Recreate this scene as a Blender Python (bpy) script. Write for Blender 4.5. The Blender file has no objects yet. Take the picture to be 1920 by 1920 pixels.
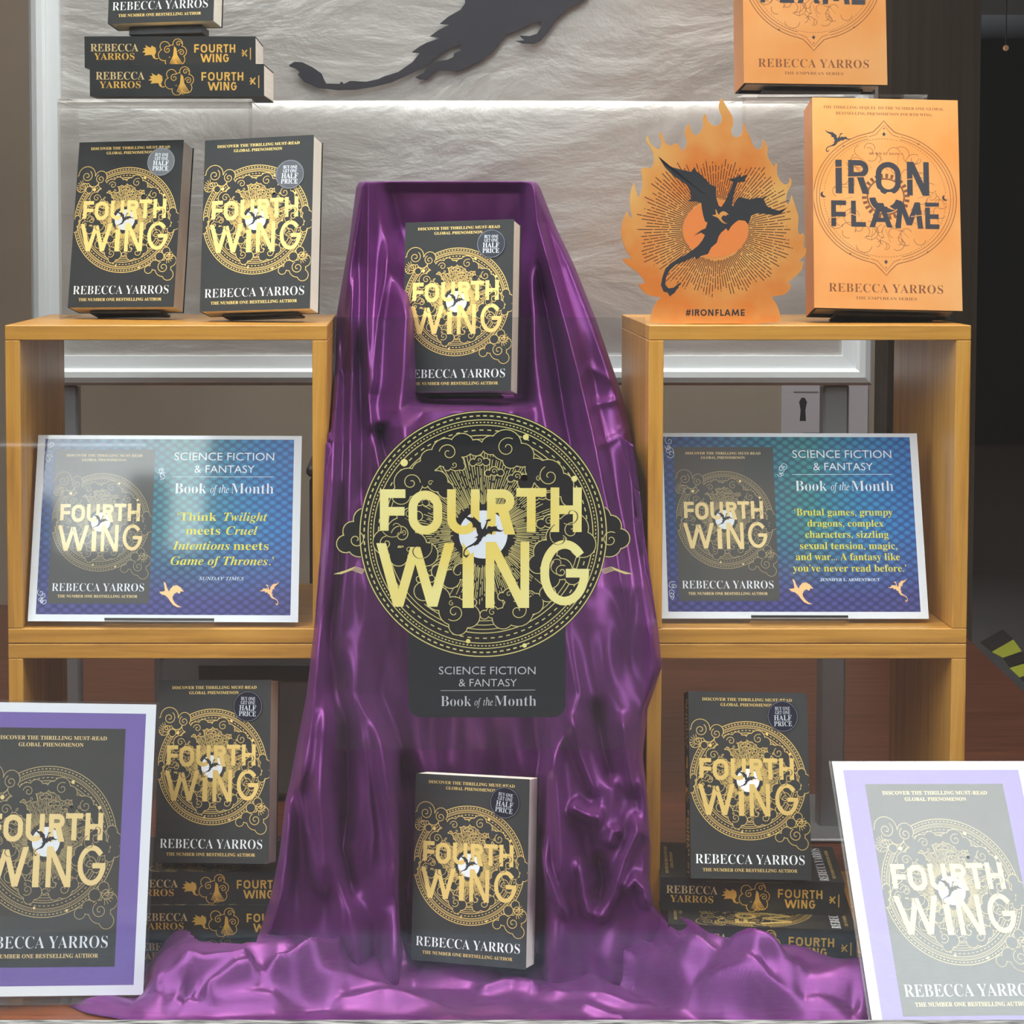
import bpy, math, random
import numpy as np
from mathutils import Matrix, Vector
random.seed(7); rng = np.random.default_rng(7)
S = bpy.context.scene; COL = S.collection

# ------------------------------------------------------------------ camera, sky, exposure
F, PX, PY, TILT = 3863.0, 770.0, 646.0, math.radians(3.2)      # focal length and optical axis, in pixels of a 1920 frame
EYE = np.array([0.0, -2.33, 0.826])
cam = bpy.data.cameras.new('camera'); cam_o = bpy.data.objects.new('camera', cam); COL.objects.link(cam_o)
cam.sensor_width = 36.0; cam.lens = 36.0*F/1920.0
cam.shift_x = (960-PX)/1920.0; cam.shift_y = -(960-PY)/1920.0
cam_o.location = EYE; cam_o.rotation_euler = (math.pi/2-TILT, 0, 0); cam.clip_start = 0.05
S.camera = cam_o
S.view_settings.view_transform = 'Standard'; S.view_settings.look = 'None'
S.view_settings.exposure = -0.15; S.view_settings.gamma = 1.0; S.view_settings.use_curve_mapping = False

W = bpy.data.worlds.new('overcast_sky'); S.world = W; W.use_nodes = True
def world():
    nt = W.node_tree; nt.nodes.clear()
    out = nt.nodes.new('ShaderNodeOutputWorld'); bg = nt.nodes.new('ShaderNodeBackground')
    tc = nt.nodes.new('ShaderNodeTexCoord'); sp = nt.nodes.new('ShaderNodeSeparateXYZ'); rp = nt.nodes.new('ShaderNodeValToRGB')
    nt.links.new(tc.outputs['Generated'], sp.inputs[0]); nt.links.new(sp.outputs['Z'], rp.inputs[0])
    e = rp.color_ramp.elements
    e[0].position = 0.0; e[0].color = (0.62, 0.66, 0.72, 1); e[1].position = 0.75; e[1].color = (0.98, 1.0, 1.0, 1)
    nt.links.new(rp.outputs[0], bg.inputs[0]); bg.inputs[1].default_value = 7.5
    nt.links.new(bg.outputs[0], out.inputs[0])
world()
def area(name, loc, target, size, power, color=(1, 1, 1), sy=None):
    l = bpy.data.lights.new(name, 'AREA'); l.energy = power; l.color = color; l.shape = 'RECTANGLE'; l.size = size; l.size_y = sy or size
    o = bpy.data.objects.new(name, l); COL.objects.link(o); o.location = loc
    o.rotation_euler = (Vector(target)-Vector(loc)).to_track_quat('-Z', 'Y').to_euler(); return o
area('added_window_fill', (-0.5, -0.1, 2.45), (-0.3, 0.1, 0.6), 0.25, 20, (1.0, 0.93, 0.84))  # pair of added overhead fills, out of view, for highlights on the display
area('added_window_fill', (0.6, -0.1, 2.45), (0.45, 0.0, 0.6), 0.25, 20, (1.0, 0.93, 0.84))
area('added_shop_fill', (0.0, 1.3, 2.5), (0.0, 1.5, 0.0), 0.9, 14, (1.0, 0.93, 0.85))  # added fill that brightens the back wall, no visible source

# ------------------------------------------------------------------ helpers: space
_fw = np.array([0, math.cos(TILT), -math.sin(TILT)]); _up = np.array([0, math.sin(TILT), math.cos(TILT)]); _rt = np.array([1.0, 0, 0])
def rays(x, y):
    x = np.asarray(x, float)[..., None]; y = np.asarray(y, float)[..., None]
    return _rt*(x-PX)/F - _up*(y-PY)/F + _fw
def atY(x, y, Y):
    r = rays(x, y); t = (np.asarray(Y, float)-EYE[1])/r[..., 1]; return EYE + t[..., None]*r
def atZ(x, y, Z):
    r = rays(x, y); t = (np.asarray(Z, float)-EYE[2])/r[..., 2]; return EYE + t[..., None]*r
def pose(lean, yaw, roll, X, Y, Z):
    return Matrix.Translation((X, Y, Z)) @ Matrix.Rotation(yaw, 4, 'Z') @ Matrix.Rotation(-lean, 4, 'X') @ Matrix.Rotation(roll, 4, 'Y')

# ------------------------------------------------------------------ helpers: materials
def P(name, color, rough=0.6, metal=0.0, spec=0.5, coat=0.0, coat_rough=0.1, sheen=0.0):
    m = bpy.data.materials.new(name); m.use_nodes = True; b = m.node_tree.nodes['Principled BSDF']; b.inputs['Coat IOR'].default_value = 1.7
    b.inputs['Base Color'].default_value = (*color, 1); b.inputs['Roughness'].default_value = rough; b.inputs['Metallic'].default_value = metal
    b.inputs['Specular IOR Level'].default_value = spec; b.inputs['Coat Weight'].default_value = coat; b.inputs['Coat Roughness'].default_value = coat_rough
    b.inputs['Sheen Weight'].default_value = sheen
    return m
def N(m, t, **k):
    n = m.node_tree.nodes.new(t)
    for a, v in k.items(): setattr(n, a, v)
    return n
def L(m, a, b): m.node_tree.links.new(a, b)
def BS(m): return m.node_tree.nodes['Principled BSDF']
def noisy(m, c1, c2, scale=(1, 1, 1), ns=5.0, detail=6, bump=0.0, lo=0.35, hi=0.65, coord='Object', rough=None):
    tc = N(m, 'ShaderNodeTexCoord'); mp = N(m, 'ShaderNodeMapping'); mp.inputs['Scale'].default_value = scale
    nz = N(m, 'ShaderNodeTexNoise'); nz.inputs['Scale'].default_value = ns; nz.inputs['Detail'].default_value = detail
    rp = N(m, 'ShaderNodeValToRGB'); e = rp.color_ramp.elements
    e[0].position = lo; e[0].color = (*c1, 1); e[1].position = hi; e[1].color = (*c2, 1)
    L(m, tc.outputs[coord], mp.inputs[0]); L(m, mp.outputs[0], nz.inputs[0]); L(m, nz.outputs[0], rp.inputs[0]); L(m, rp.outputs[0], BS(m).inputs['Base Color'])
    if bump:
        bp = N(m, 'ShaderNodeBump'); bp.inputs['Strength'].default_value = bump; bp.inputs['Distance'].default_value = 0.01
        L(m, nz.outputs[0], bp.inputs['Height']); L(m, bp.outputs[0], BS(m).inputs['Normal'])
    return m
M = {}
M['cover'] = P('black_matt_cover', (0.024, 0.026, 0.027), 0.5, spec=0.35)
M['gold'] = P('gold_foil', (0.86, 0.60, 0.20), 0.42, 0.55)
M['gold_line'] = P('gold_foil_lines', (0.72, 0.49, 0.16), 0.45, 0.5)
M['white'] = P('white_ink', (0.82, 0.83, 0.84), 0.6)
M['ink'] = P('black_ink', (0.018, 0.019, 0.024), 0.5)
M['spine_gold'] = P('spine_gold_foil', (0.80, 0.47, 0.10), 0.45, 0.4)
M['spine_cream'] = P('spine_pale_foil', (0.70, 0.52, 0.25), 0.5, 0.3)
M['pages'] = noisy(P('page_edges', (0.7, 0.62, 0.52), 0.85), (0.72, 0.64, 0.54), (0.86, 0.80, 0.71), (4, 900, 4), 2.0, 3, 0.15)
M['sticker'] = P('navy_sticker', (0.010, 0.012, 0.028), 0.14, spec=0.6)
M['silver_ink'] = P('silver_ink', (0.62, 0.64, 0.68), 0.35, 0.5)
M['copper'] = noisy(P('copper_foil_jacket', (0.9, 0.4, 0.12), 0.42, 0.92), (0.92, 0.36, 0.10), (0.98, 0.49, 0.19), (1, 1, 1), 9, 4)
M['copper_spine'] = M['copper']
M['copper_ink'] = P('jacket_brown_ink', (0.19, 0.06, 0.018), 0.5, 0.2)
M['slate'] = P('jacket_slate_ink', (0.040, 0.040, 0.050), 0.6, spec=0.25)
M['board'] = P('black_boards', (0.012, 0.011, 0.012), 0.6)
M['hard_pages'] = noisy(P('hardback_page_edges', (0.7, 0.65, 0.55), 0.85), (0.55, 0.50, 0.42), (0.72, 0.67, 0.58), (3, 900, 3), 2.0, 3, 0.15)
M['paper'] = P('white_card', (0.80, 0.83, 0.88), 0.5, coat=0.25, coat_rough=0.15)
M['lam_purple'] = P('laminated_purple_print', (0.165, 0.12, 0.36), 0.4, coat=1.0, coat_rough=0.045)
M['lam_cover'] = P('laminated_black_print', (0.045, 0.05, 0.05), 0.4, coat=1.0, coat_rough=0.045)
M['lam_white'] = P('laminated_white_paper', (0.70, 0.735, 0.79), 0.4, coat=1.0, coat_rough=0.045)
M['lam_gold'] = P('laminated_gold_print', (0.74, 0.57, 0.27), 0.4, coat=1.0, coat_rough=0.045)
M['lam_line'] = P('laminated_gold_lines', (0.42, 0.34, 0.17), 0.4, coat=1.0, coat_rough=0.045)
M['lam_yellow'] = P('laminated_yellow_print', (0.64, 0.58, 0.04), 0.4, coat=0.6, coat_rough=0.1)
M['lam_peach'] = P('laminated_peach_print', (0.88, 0.50, 0.22), 0.4, coat=0.6, coat_rough=0.1)
M['lam_pale'] = P('laminated_pale_blue_print', (0.62, 0.72, 0.82), 0.4, coat=0.6, coat_rough=0.1)
M['lam_ink'] = P('laminated_black_ink', (0.025, 0.026, 0.03), 0.4, coat=0.8, coat_rough=0.1)

def scales_material():
    m = P('laminated_dragon_scale_print', (0.05, 0.15, 0.4), 0.4, coat=1.0, coat_rough=0.045)
    tc = N(m, 'ShaderNodeTexCoord'); sp = N(m, 'ShaderNodeSeparateXYZ'); L(m, tc.outputs['UV'], sp.inputs[0])
    mp = N(m, 'ShaderNodeMapping'); mp.inputs['Scale'].default_value = (30, 30, 1); mp.inputs['Rotation'].default_value = (0, 0, math.radians(45))
    vo = N(m, 'ShaderNodeTexVoronoi', voronoi_dimensions='2D'); vo.inputs['Scale'].default_value = 1.0; vo.inputs['Randomness'].default_value = 0.0
    L(m, tc.outputs['UV'], mp.inputs[0]); L(m, mp.outputs[0], vo.inputs['Vector'])
    sh = N(m, 'ShaderNodeValToRGB'); e = sh.color_ramp.elements
    e[0].position = 0.20; e[0].color = (1, 1, 1, 1); e[1].position = 0.52; e[1].color = (0.16, 0.15, 0.30, 1); L(m, vo.outputs['Distance'], sh.inputs[0])
    gx = N(m, 'ShaderNodeValToRGB'); e = gx.color_ramp.elements                    # left to right, upper half
    e[0].position = 0.0; e[0].color = (0.02, 0.09, 0.30, 1); e[1].position = 1.0; e[1].color = (0.02, 0.20, 0.56, 1)
    k = gx.color_ramp.elements.new(0.58); k.color = (0.03, 0.25, 0.26, 1); k = gx.color_ramp.elements.new(0.82); k.color = (0.01, 0.23, 0.48, 1)
    L(m, sp.outputs['X'], gx.inputs[0])
    gy = N(m, 'ShaderNodeValToRGB'); e = gy.color_ramp.elements
    e[0].position = 0.08; e[0].color = (0, 0, 0, 1); e[1].position = 0.48; e[1].color = (1, 1, 1, 1); L(m, sp.outputs['Y'], gy.inputs[0])
    mx = N(m, 'ShaderNodeMix', data_type='RGBA'); mx.inputs[6].default_value = (0.055, 0.06, 0.25, 1)
    L(m, gy.outputs[0], mx.inputs[0]); L(m, gx.outputs[0], mx.inputs[7])
    mu = N(m, 'ShaderNodeMix', data_type='RGBA', blend_type='MULTIPLY'); mu.inputs[0].default_value = 0.72
    L(m, mx.outputs[2], mu.inputs[6]); L(m, sh.outputs[0], mu.inputs[7])
    br = N(m, 'ShaderNodeMix', data_type='RGBA', blend_type='MULTIPLY'); br.inputs[0].default_value = 1.0; br.inputs[7].default_value = (.92, .92, .95, 1)
    L(m, mu.outputs[2], br.inputs[6]); L(m, br.outputs[2], BS(m).inputs['Base Color'])
    return m
M['scales'] = scales_material()

def wood_material(name, c1, c2, c3, axis):
    m = P(name, c2, 0.38, spec=0.45)
    tc = N(m, 'ShaderNodeTexCoord'); mp = N(m, 'ShaderNodeMapping'); s = [38, 38, 38]; s[axis] = 2.2; mp.inputs['Scale'].default_value = s
    nz = N(m, 'ShaderNodeTexNoise'); nz.inputs['Scale'].default_value = 2.2; nz.inputs['Detail'].default_value = 8; nz.inputs['Roughness'].default_value = 0.6; nz.inputs['Distortion'].default_value = 0.6
    rp = N(m, 'ShaderNodeValToRGB'); e = rp.color_ramp.elements
    e[0].position = 0.3; e[0].color = (*c1, 1); e[1].position = 0.72; e[1].color = (*c3, 1); k = e.new(0.5); k.color = (*c2, 1)
    L(m, tc.outputs['Object'], mp.inputs[0]); L(m, mp.outputs[0], nz.inputs[0]); L(m, nz.outputs[0], rp.inputs[0]); L(m, rp.outputs[0], BS(m).inputs['Base Color'])
    bp = N(m, 'ShaderNodeBump'); bp.inputs['Strength'].default_value = 0.08; bp.inputs['Distance'].default_value = 0.002
    L(m, nz.outputs[0], bp.inputs['Height']); L(m, bp.outputs[0], BS(m).inputs['Normal'])
    return m
OAK = ((0.36, 0.160, 0.028), (0.50, 0.240, 0.040), (0.57, 0.295, 0.066))
M['oak_x'] = wood_material('oak_veneer_horizontal', *OAK, 0)
M['oak_z'] = wood_material('oak_veneer_upright', *OAK, 2)
M['floor'] = wood_material('red_brown_floorboards', (0.085, 0.022, 0.009), (0.16, 0.045, 0.018), (0.22, 0.07, 0.03), 0)
BS(M['floor']).inputs['Roughness'].default_value = 0.32
M['wall'] = noisy(P('beige_wall_paint', (0.36, 0.31, 0.25), 0.8), (0.34, 0.29, 0.235), (0.39, 0.335, 0.275), (1, 1, 1), 2.0)
M['pillar'] = noisy(P('dark_wood_panel', (0.05, 0.035, 0.025), 0.5), (0.034, 0.023, 0.015), (0.062, 0.043, 0.029), (45, 45, 0.8), 1.0, 4)
M['dark'] = P('near_black_shop', (0.012, 0.011, 0.011), 0.8)  # near-black base for the far shop surfaces and the lamp cord
M['soffit'] = P('grey_soffit_paint', (0.20, 0.20, 0.21), 0.8)
M['alu'] = P('brushed_aluminium', (0.72, 0.76, 0.79), 0.62, 0.35)
M['alu_dull'] = P('grey_metal_post', (0.30, 0.31, 0.33), 0.45, 0.6)
M['black_plastic'] = P('black_plastic', (0.012, 0.011, 0.011), 0.35)
M['case_grey'] = P('grey_case_plastic', (0.17, 0.17, 0.18), 0.5)
M['case_dark'] = P('dark_tub_plastic', (0.03, 0.034, 0.038), 0.5)
M['notice'] = P('notice_paper', (0.56, 0.53, 0.60), 0.7)
M['tape_y'] = P('yellow_hazard_tape', (0.50, 0.56, 0.04), 0.5)
M['tape_k'] = P('black_hazard_tape', (0.01, 0.01, 0.01), 0.5)
M['granite'] = noisy(P('granite_sill', (0.35, 0.38, 0.42), 0.5), (0.05, 0.06, 0.075), (0.17, 0.20, 0.235), (1, 1, 1), 120, 3, 0.1)
M['sealant'] = noisy(P('worn_sealant', (0.5, 0.5, 0.48), 0.6), (0.03, 0.03, 0.03), (0.26, 0.255, 0.24), (8, 60, 60), 4.0, 5, 0.3)
M['lamp'] = P('warm_lamp_glass', (0.2, 0.1, 0.05), 0.5)
BS(M['lamp']).inputs['Emission Color'].default_value = (1.0, 0.5, 0.25, 1); BS(M['lamp']).inputs['Emission Strength'].default_value = 0.22

def satin():
    m = P('purple_satin', (0.140, 0.030, 0.152), 0.34, metal=0.42, spec=0.5, sheen=0.05)
    b = BS(m); b.inputs['Sheen Tint'].default_value = (0.75, 0.35, 0.9, 1); b.inputs['Specular Tint'].default_value = (0.9, 0.5, 0.95, 1)
    tc = N(m, 'ShaderNodeTexCoord'); nz = N(m, 'ShaderNodeTexNoise'); nz.inputs['Scale'].default_value = 22; nz.inputs['Detail'].default_value = 5
    mp = N(m, 'ShaderNodeMapping'); mp.inputs['Scale'].default_value = (1.0, 1.0, 0.6); mp.inputs['Rotation'].default_value = (0, 0.5, 0)
    L(m, tc.outputs['Object'], mp.inputs[0]); L(m, mp.outputs[0], nz.inputs[0])
    bp = N(m, 'ShaderNodeBump'); bp.inputs['Strength'].default_value = 0.12; bp.inputs['Distance'].default_value = 0.006
    L(m, nz.outputs[0], bp.inputs['Height']); L(m, bp.outputs[0], b.inputs['Normal'])
    return m
M['satin'] = satin()
def silver():
    m = P('crinkled_silver_paper', (0.70, 0.68, 0.66), 0.42, 0.82)
    tc = N(m, 'ShaderNodeTexCoord'); mp = N(m, 'ShaderNodeMapping'); mp.inputs['Scale'].default_value = (1.6, 1, 3.2)
    n1 = N(m, 'ShaderNodeTexNoise'); n1.inputs['Scale'].default_value = 3.0; n1.inputs['Detail'].default_value = 7; n1.inputs['Roughness'].default_value = 0.52; n1.inputs['Distortion'].default_value = 0.4
    L(m, tc.outputs['Object'], mp.inputs[0]); L(m, mp.outputs[0], n1.inputs[0])
    bp = N(m, 'ShaderNodeBump'); bp.inputs['Strength'].default_value = 0.25; bp.inputs['Distance'].default_value = 0.03
    L(m, n1.outputs[0], bp.inputs['Height']); L(m, bp.outputs[0], BS(m).inputs['Normal'])
    return m
M['silver'] = silver()
def clear(name, tint, ior=1.45, gloss=1.0, haze=0.0):
    """A clear sheet: Fresnel mix of straight-through transmission and mirror reflection, with a trace of surface dust."""
    m = bpy.data.materials.new(name); m.use_nodes = True; nt = m.node_tree; nt.nodes.clear()
    o = nt.nodes.new('ShaderNodeOutputMaterial'); t = nt.nodes.new('ShaderNodeBsdfTransparent'); g = nt.nodes.new('ShaderNodeBsdfGlossy')
    t.inputs[0].default_value = (*tint, 1); g.inputs['Roughness'].default_value = 0.02; g.inputs[0].default_value = (gloss, gloss, gloss, 1)
    mx = nt.nodes.new('ShaderNodeMixShader'); ge = nt.nodes.new('ShaderNodeNewGeometry'); dt = nt.nodes.new('ShaderNodeVectorMath'); dt.operation = 'DOT_PRODUCT'
    nt.links.new(ge.outputs['Normal'], dt.inputs[0]); nt.links.new(ge.outputs['Incoming'], dt.inputs[1]); f0 = ((ior-1)/(ior+1))**2
    def mth(op, a, b=None, clamp=False):
        n = nt.nodes.new('ShaderNodeMath'); n.operation = op; n.use_clamp = clamp
        for i, v in ((0, a), (1, b)):
            if v is None: continue
            if isinstance(v, (int, float)): n.inputs[i].default_value = v
            else: nt.links.new(v, n.inputs[i])
        return n.outputs[0]
    sch = mth('ADD', mth('MULTIPLY', mth('POWER', mth('SUBTRACT', 1.0, mth('ABSOLUTE', dt.outputs['Value']), True), 5.0), 1-f0), f0)
    nt.links.new(sch, mx.inputs[0]); nt.links.new(t.outputs[0], mx.inputs[1]); nt.links.new(g.outputs[0], mx.inputs[2])
    last = mx
    if haze:
        d = nt.nodes.new('ShaderNodeBsdfDiffuse'); d.inputs[0].default_value = (0.6, 0.6, 0.6, 1); m2 = nt.nodes.new('ShaderNodeMixShader'); m2.inputs[0].default_value = haze
        nt.links.new(mx.outputs[0], m2.inputs[1]); nt.links.new(d.outputs[0], m2.inputs[2]); last = m2
    nt.links.new(last.outputs[0], o.inputs[0]); return m
M['glass'] = clear('window_glass', (0.975, 0.985, 0.98), 1.5, 1.0, 0.0006)
M['acrylic'] = clear('clear_acrylic', (0.93, 0.92, 0.91), 1.4, 1.0, 0.02)
M['film'] = clear('clear_film', (0.90, 0.90, 0.91), 1.25, 0.8, 0.004)
M['decal_black'] = P('decal_black', (0.008, 0.009, 0.011), 0.6, spec=0.25)
M['decal_gold'] = noisy(P('decal_gold', (0.7, 0.6, 0.2), 0.5), (0.66, 0.50, 0.10), (0.70, 0.66, 0.30), (1, 1, 1), 7, 3)
M['decal_line'] = P('decal_gold_lines', (0.52, 0.45, 0.17), 0.5)
M['decal_panel'] = P('decal_slate_panel', (0.010, 0.014, 0.018), 0.6, spec=0.25)
M['decal_moon'] = P('decal_moon', (0.60, 0.63, 0.70), 0.5)
M['flame'] = noisy(P('copper_foil_card', (0.9, 0.4, 0.1), 0.42, 0.6), (0.84, 0.25, 0.045), (0.94, 0.54, 0.17), (1, 1, 1), 9, 4, 0.05, 0.38, 0.62)
M['flame_dark'] = P('flame_card_orange_disc', (0.76, 0.22, 0.05), 0.5, 0.3)
M['flame_ink'] = P('flame_card_brown_ink', (0.085, 0.022, 0.008), 0.5)

# ------------------------------------------------------------------ helpers: objects
def tag(o, label=None, cat=None, group=None, kind=None):
    if label: o['label'] = label
    if cat: o['category'] = cat
    if group: o['group'] = group
    if kind: o['kind'] = kind
    return o
def empty(name, mat, label, cat, group=None):
    o = bpy.data.objects.new(name, None); COL.objects.link(o); o.matrix_world = mat; o.empty_display_size = 0.02
    return tag(o, label, cat, group)
def link(name, mesh, parent=None, loc=None, mat=None):
    o = bpy.data.objects.new(name, mesh); COL.objects.link(o)
    if parent: o.parent = parent
    if loc is not None: o.location = loc
    if mat is not None: o.matrix_world = mat
    return o
class MB:
    """Collects boxes, prisms and flat printed shapes; one mesh with as many material slots as were used."""
    def __init__(s): s.v = []; s.f = []; s.m = []; s.mats = []; s.uv = {}
    def mi(s, m):
        if m not in s.mats: s.mats.append(m)
        return s.mats.index(m)
    def add(s, vs, fs, m):
        b = len(s.v); s.v += [tuple(map(float, p)) for p in vs]; k = s.mi(m)
        for f in fs: s.f.append(tuple(b+i for i in f)); s.m.append(k)
    def box(s, a, b, m, bev=0.0):
        (x0, y0, z0), (x1, y1, z1) = a, b
        if bev <= 0:
            vs = [(x0, y0, z0), (x1, y0, z0), (x1, y1, z0), (x0, y1, z0), (x0, y0, z1), (x1, y0, z1), (x1, y1, z1), (x0, y1, z1)]
            s.add(vs, [(0, 3, 2, 1), (4, 5, 6, 7), (0, 1, 5, 4), (1, 2, 6, 5), (2, 3, 7, 6), (3, 0, 4, 7)], m); return
        e = bev; vs = []
        for z, i in ((z0, e), (z0+e, 0), (z1-e, 0), (z1, e)):
            vs += [(x0+e+i*0, y0+i, z), (x1-e, y0+i, z), (x1-i, y0+e, z), (x1-i, y1-e, z), (x1-e, y1-i, z), (x0+e, y1-i, z), (x0+i, y1-e, z), (x0+i, y0+e, z)]
        fs = [tuple(range(7, -1, -1)), tuple(range(24, 32))]
        for r in range(3):
            for i in range(8): fs.append((r*8+i, r*8+(i+1) % 8, r*8+8+(i+1) % 8, r*8+8+i))
        s.add(vs, fs, m)
    def prism(s, pts, y0, y1, m, side=None):
        """outline in x,z extruded from y0 (front) to y1 (back)"""
        n = len(pts); vs = [(x, y0, z) for x, z in pts]+[(x, y1, z) for x, z in pts]
        s.add(vs, [tuple(range(n)), tuple(range(2*n-1, n-1, -1))], m)
        s.add(vs, [(i, i+n, (i+1) % n+n, (i+1) % n) for i in range(n)], side or m)
    def mesh(s, name, smooth=False, parent=None):
        me = bpy.data.meshes.new(name); me.from_pydata(s.v, [], s.f)
        for m in s.mats: me.materials.append(M[m])
        me.polygons.foreach_set('material_index', s.m)
        if smooth: me.polygons.foreach_set('use_smooth', [True]*len(s.f))
        if s.uv:
            u = me.uv_layers.new(name='UVMap')
            for pi, p in enumerate(me.polygons):
                if pi in s.uv:
                    for li, c in zip(p.loop_indices, s.uv[pi]): u.data[li].uv = c
        me.update(); return me
    def obj(s, name, parent=None, smooth=False, mat=None): return link(name, s.mesh(name, smooth), parent, mat=mat)

_tc = {}
def _map(body, style):
    if style == 'sans': return body
    base = {'bold': (0x1D400, 0x1D41A), 'serif': (0x1D400, 0x1D41A), 'italic': (0x1D434, 0x1D44E), 'bolditalic': (0x1D468, 0x1D482)}[style]
    o = ''
    for c in body:
        if 'A' <= c <= 'Z': o += chr(base[0]+ord(c)-65)
        elif 'a' <= c <= 'z': o += chr(0x210E) if (style == 'italic' and c == 'h') else chr(base[1]+ord(c)-97)
        else: o += c
    return o
def text_shape(body, style='sans', weight=0.0, spacing=1.0):
    k = (body, style, weight, spacing)
    if k not in _tc:
        c = bpy.data.curves.new('t', 'FONT'); c.body = _map(body, style); c.offset = weight; c.space_character = spacing; c.resolution_u = 3
        o = bpy.data.objects.new('t', c); COL.objects.link(o); dg = bpy.context.evaluated_depsgraph_get()
        me = bpy.data.meshes.new_from_object(o.evaluated_get(dg)); vs = np.array([v.co[:2] for v in me.vertices]); fs = [tuple(p.vertices) for p in me.polygons]
        bpy.data.objects.remove(o); bpy.data.curves.remove(c); bpy.data.meshes.remove(me); _tc[k] = (vs, fs)
    return _tc[k]
LAY = 4.0e-5
class Print:
    """Flat artwork in millimetres (x right, y up) laid on a surface through to3d(x_mm, y_mm, lift_m)."""
    def __init__(s, mb, to3d): s.mb = mb; s.to3d = to3d; s.sx = s.sy = 1.0; s.ox = s.oy = 0.0; s.base = 0; s.clip = None; s.n = 0
    def put(s, pts, fs, m, lay):
        p = np.asarray(pts, float)
        if s.clip is not None: p = np.stack([np.clip(p[:, 0], s.clip[0], s.clip[2]), np.clip(p[:, 1], s.clip[1], s.clip[3])], 1)
        s.n += 1; lift = (s.base+lay)*LAY + (s.n % 24)*1.4e-6
        s.mb.add([s.to3d(s.ox+x*s.sx, s.oy+y*s.sy, lift) for x, y in p], fs, m)
    def poly(s, pts, m, lay=1): s.put(pts, [tuple(range(len(pts)))], m, lay)
    def rect(s, x0, y0, x1, y1, m, lay=1): s.poly([(x0, y0), (x1, y0), (x1, y1), (x0, y1)], m, lay)
    def disc(s, cx, cy, r, m, lay=1, n=28, ry=None):
        s.poly([(cx+r*math.cos(a), cy+(ry or r)*math.sin(a)) for a in np.linspace(0, 2*math.pi, n, endpoint=False)], m, lay)
    def ring(s, cx, cy, r, w, m, lay=1, n=96, a0=0, a1=2*math.pi, ry=None):
        ry = ry or r; an = np.linspace(a0, a1, n); vs = [(cx+(r+d)*math.cos(a), cy+(ry+d)*math.sin(a)) for a in an for d in (-w/2, w/2)]
        s.put(vs, [(2*i, 2*i+1, 2*i+3, 2*i+2) for i in range(n-1)], m, lay)
    def dashes(s, cx, cy, r, w, count, duty, m, lay=1):
        vs = []; fs = []
        for k in range(count):
            a = 2*math.pi*k/count; b = a+2*math.pi/count*duty; c = (a+b)/2; q = len(vs)
            vs += [(cx+(r+d)*math.cos(t), cy+(r+d)*math.sin(t)) for t in (a, c, b) for d in (-w/2, w/2)]
            fs += [(q, q+1, q+3, q+2), (q+2, q+3, q+5, q+4)]
        s.put(vs, fs, m, lay)
    def stroke(s, pts, w, m, lay=1, taper=False):
        p = np.asarray(pts, float); n = len(p); d = np.gradient(p, axis=0); d /= np.maximum(np.linalg.norm(d, axis=1, keepdims=True), 1e-9)
        nn = np.stack([-d[:, 1], d[:, 0]], 1); ww = np.full(n, w/2.0)
        if taper: ww = ww*np.sin(np.linspace(0.15, math.pi-0.15, n))
        vs = np.empty((2*n, 2)); vs[0::2] = p-nn*ww[:, None]; vs[1::2] = p+nn*ww[:, None]
        s.put(vs, [(2*i, 2*i+1, 2*i+3, 2*i+2) for i in range(n-1)], m, lay)
    def segs(s, lines, w, m, lay=1):
        vs = []; fs = []
        for (x0, y0, x1, y1) in lines:
            l = math.hypot(x1-x0, y1-y0) or 1; nx, ny = -(y1-y0)/l*w/2, (x1-x0)/l*w/2; q = len(vs)
            vs += [(x0-nx, y0-ny), (x0+nx, y0+ny), (x1+nx, y1+ny), (x1-nx, y1-ny)]; fs.append((q, q+1, q+2, q+3))
        if vs: s.put(vs, fs, m, lay)
    def text(s, body, x0, y, x1, cap, m, lay=1, style='sans', weight=0.0, spacing=1.0):
        """body fitted between x0 and x1 on baseline y with capital height cap"""
        vs, fs = text_shape(body, style, weight, spacing)
        if len(vs) == 0: return
        ch = text_shape('H', 'sans')[0][:, 1].max() if style == 'sans' else text_shape('H', style)[0][:, 1].max()
        a, b = vs[:, 0].min(), vs[:, 0].max()
        p = np.stack([x0+(vs[:, 0]-a)/(b-a)*(x1-x0), y+vs[:, 1]/ch*cap], 1); s.put(p, fs, m, lay)
    def glyph(s, ch, x0, y0, x1, y1, w, m, lay=1):
        """plain geometric capital filling the given box, stroke w"""
        cx = (x0+x1)/2; rx = (x1-x0)/2-w/2; H = y1-y0
        R = lambda a, b, c, d: s.rect(a, b, c, d, m, lay)
        Q = lambda *p: s.poly(p, m, lay)
        def arc(ccx, ccy, rrx, rry, a0, a1, n=24):
            an = np.linspace(a0, a1, n); vs = [(ccx+(rrx+d)*math.cos(a), ccy+(rry+d)*math.sin(a)) for a in an for d in (-w/2, w/2)]
            s.put(vs, [(2*i, 2*i+1, 2*i+3, 2*i+2) for i in range(n-1)], m, lay)
        pi = math.pi
        if ch in 'FEL':
            R(x0, y0, x0+w, y1)
            if ch in 'FE': R(x0+w, y1-w, x1, y1); R(x0+w, y0+H*0.47-w/2, x1-w*0.1, y0+H*0.47+w/2)
            if ch in 'EL': R(x0+w, y0, x1, y0+w)
        elif ch == 'I': R(x0, y0, x1, y1)
        elif ch == 'T': R(x0, y1-w, x1, y1); R(cx-w/2, y0, cx+w/2, y1-w)
        elif ch == 'H': R(x0, y0, x0+w, y1); R(x1-w, y0, x1, y1); R(x0+w, y0+H*.5-w/2, x1-w, y0+H*.5+w/2)
        elif ch == 'O':
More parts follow.
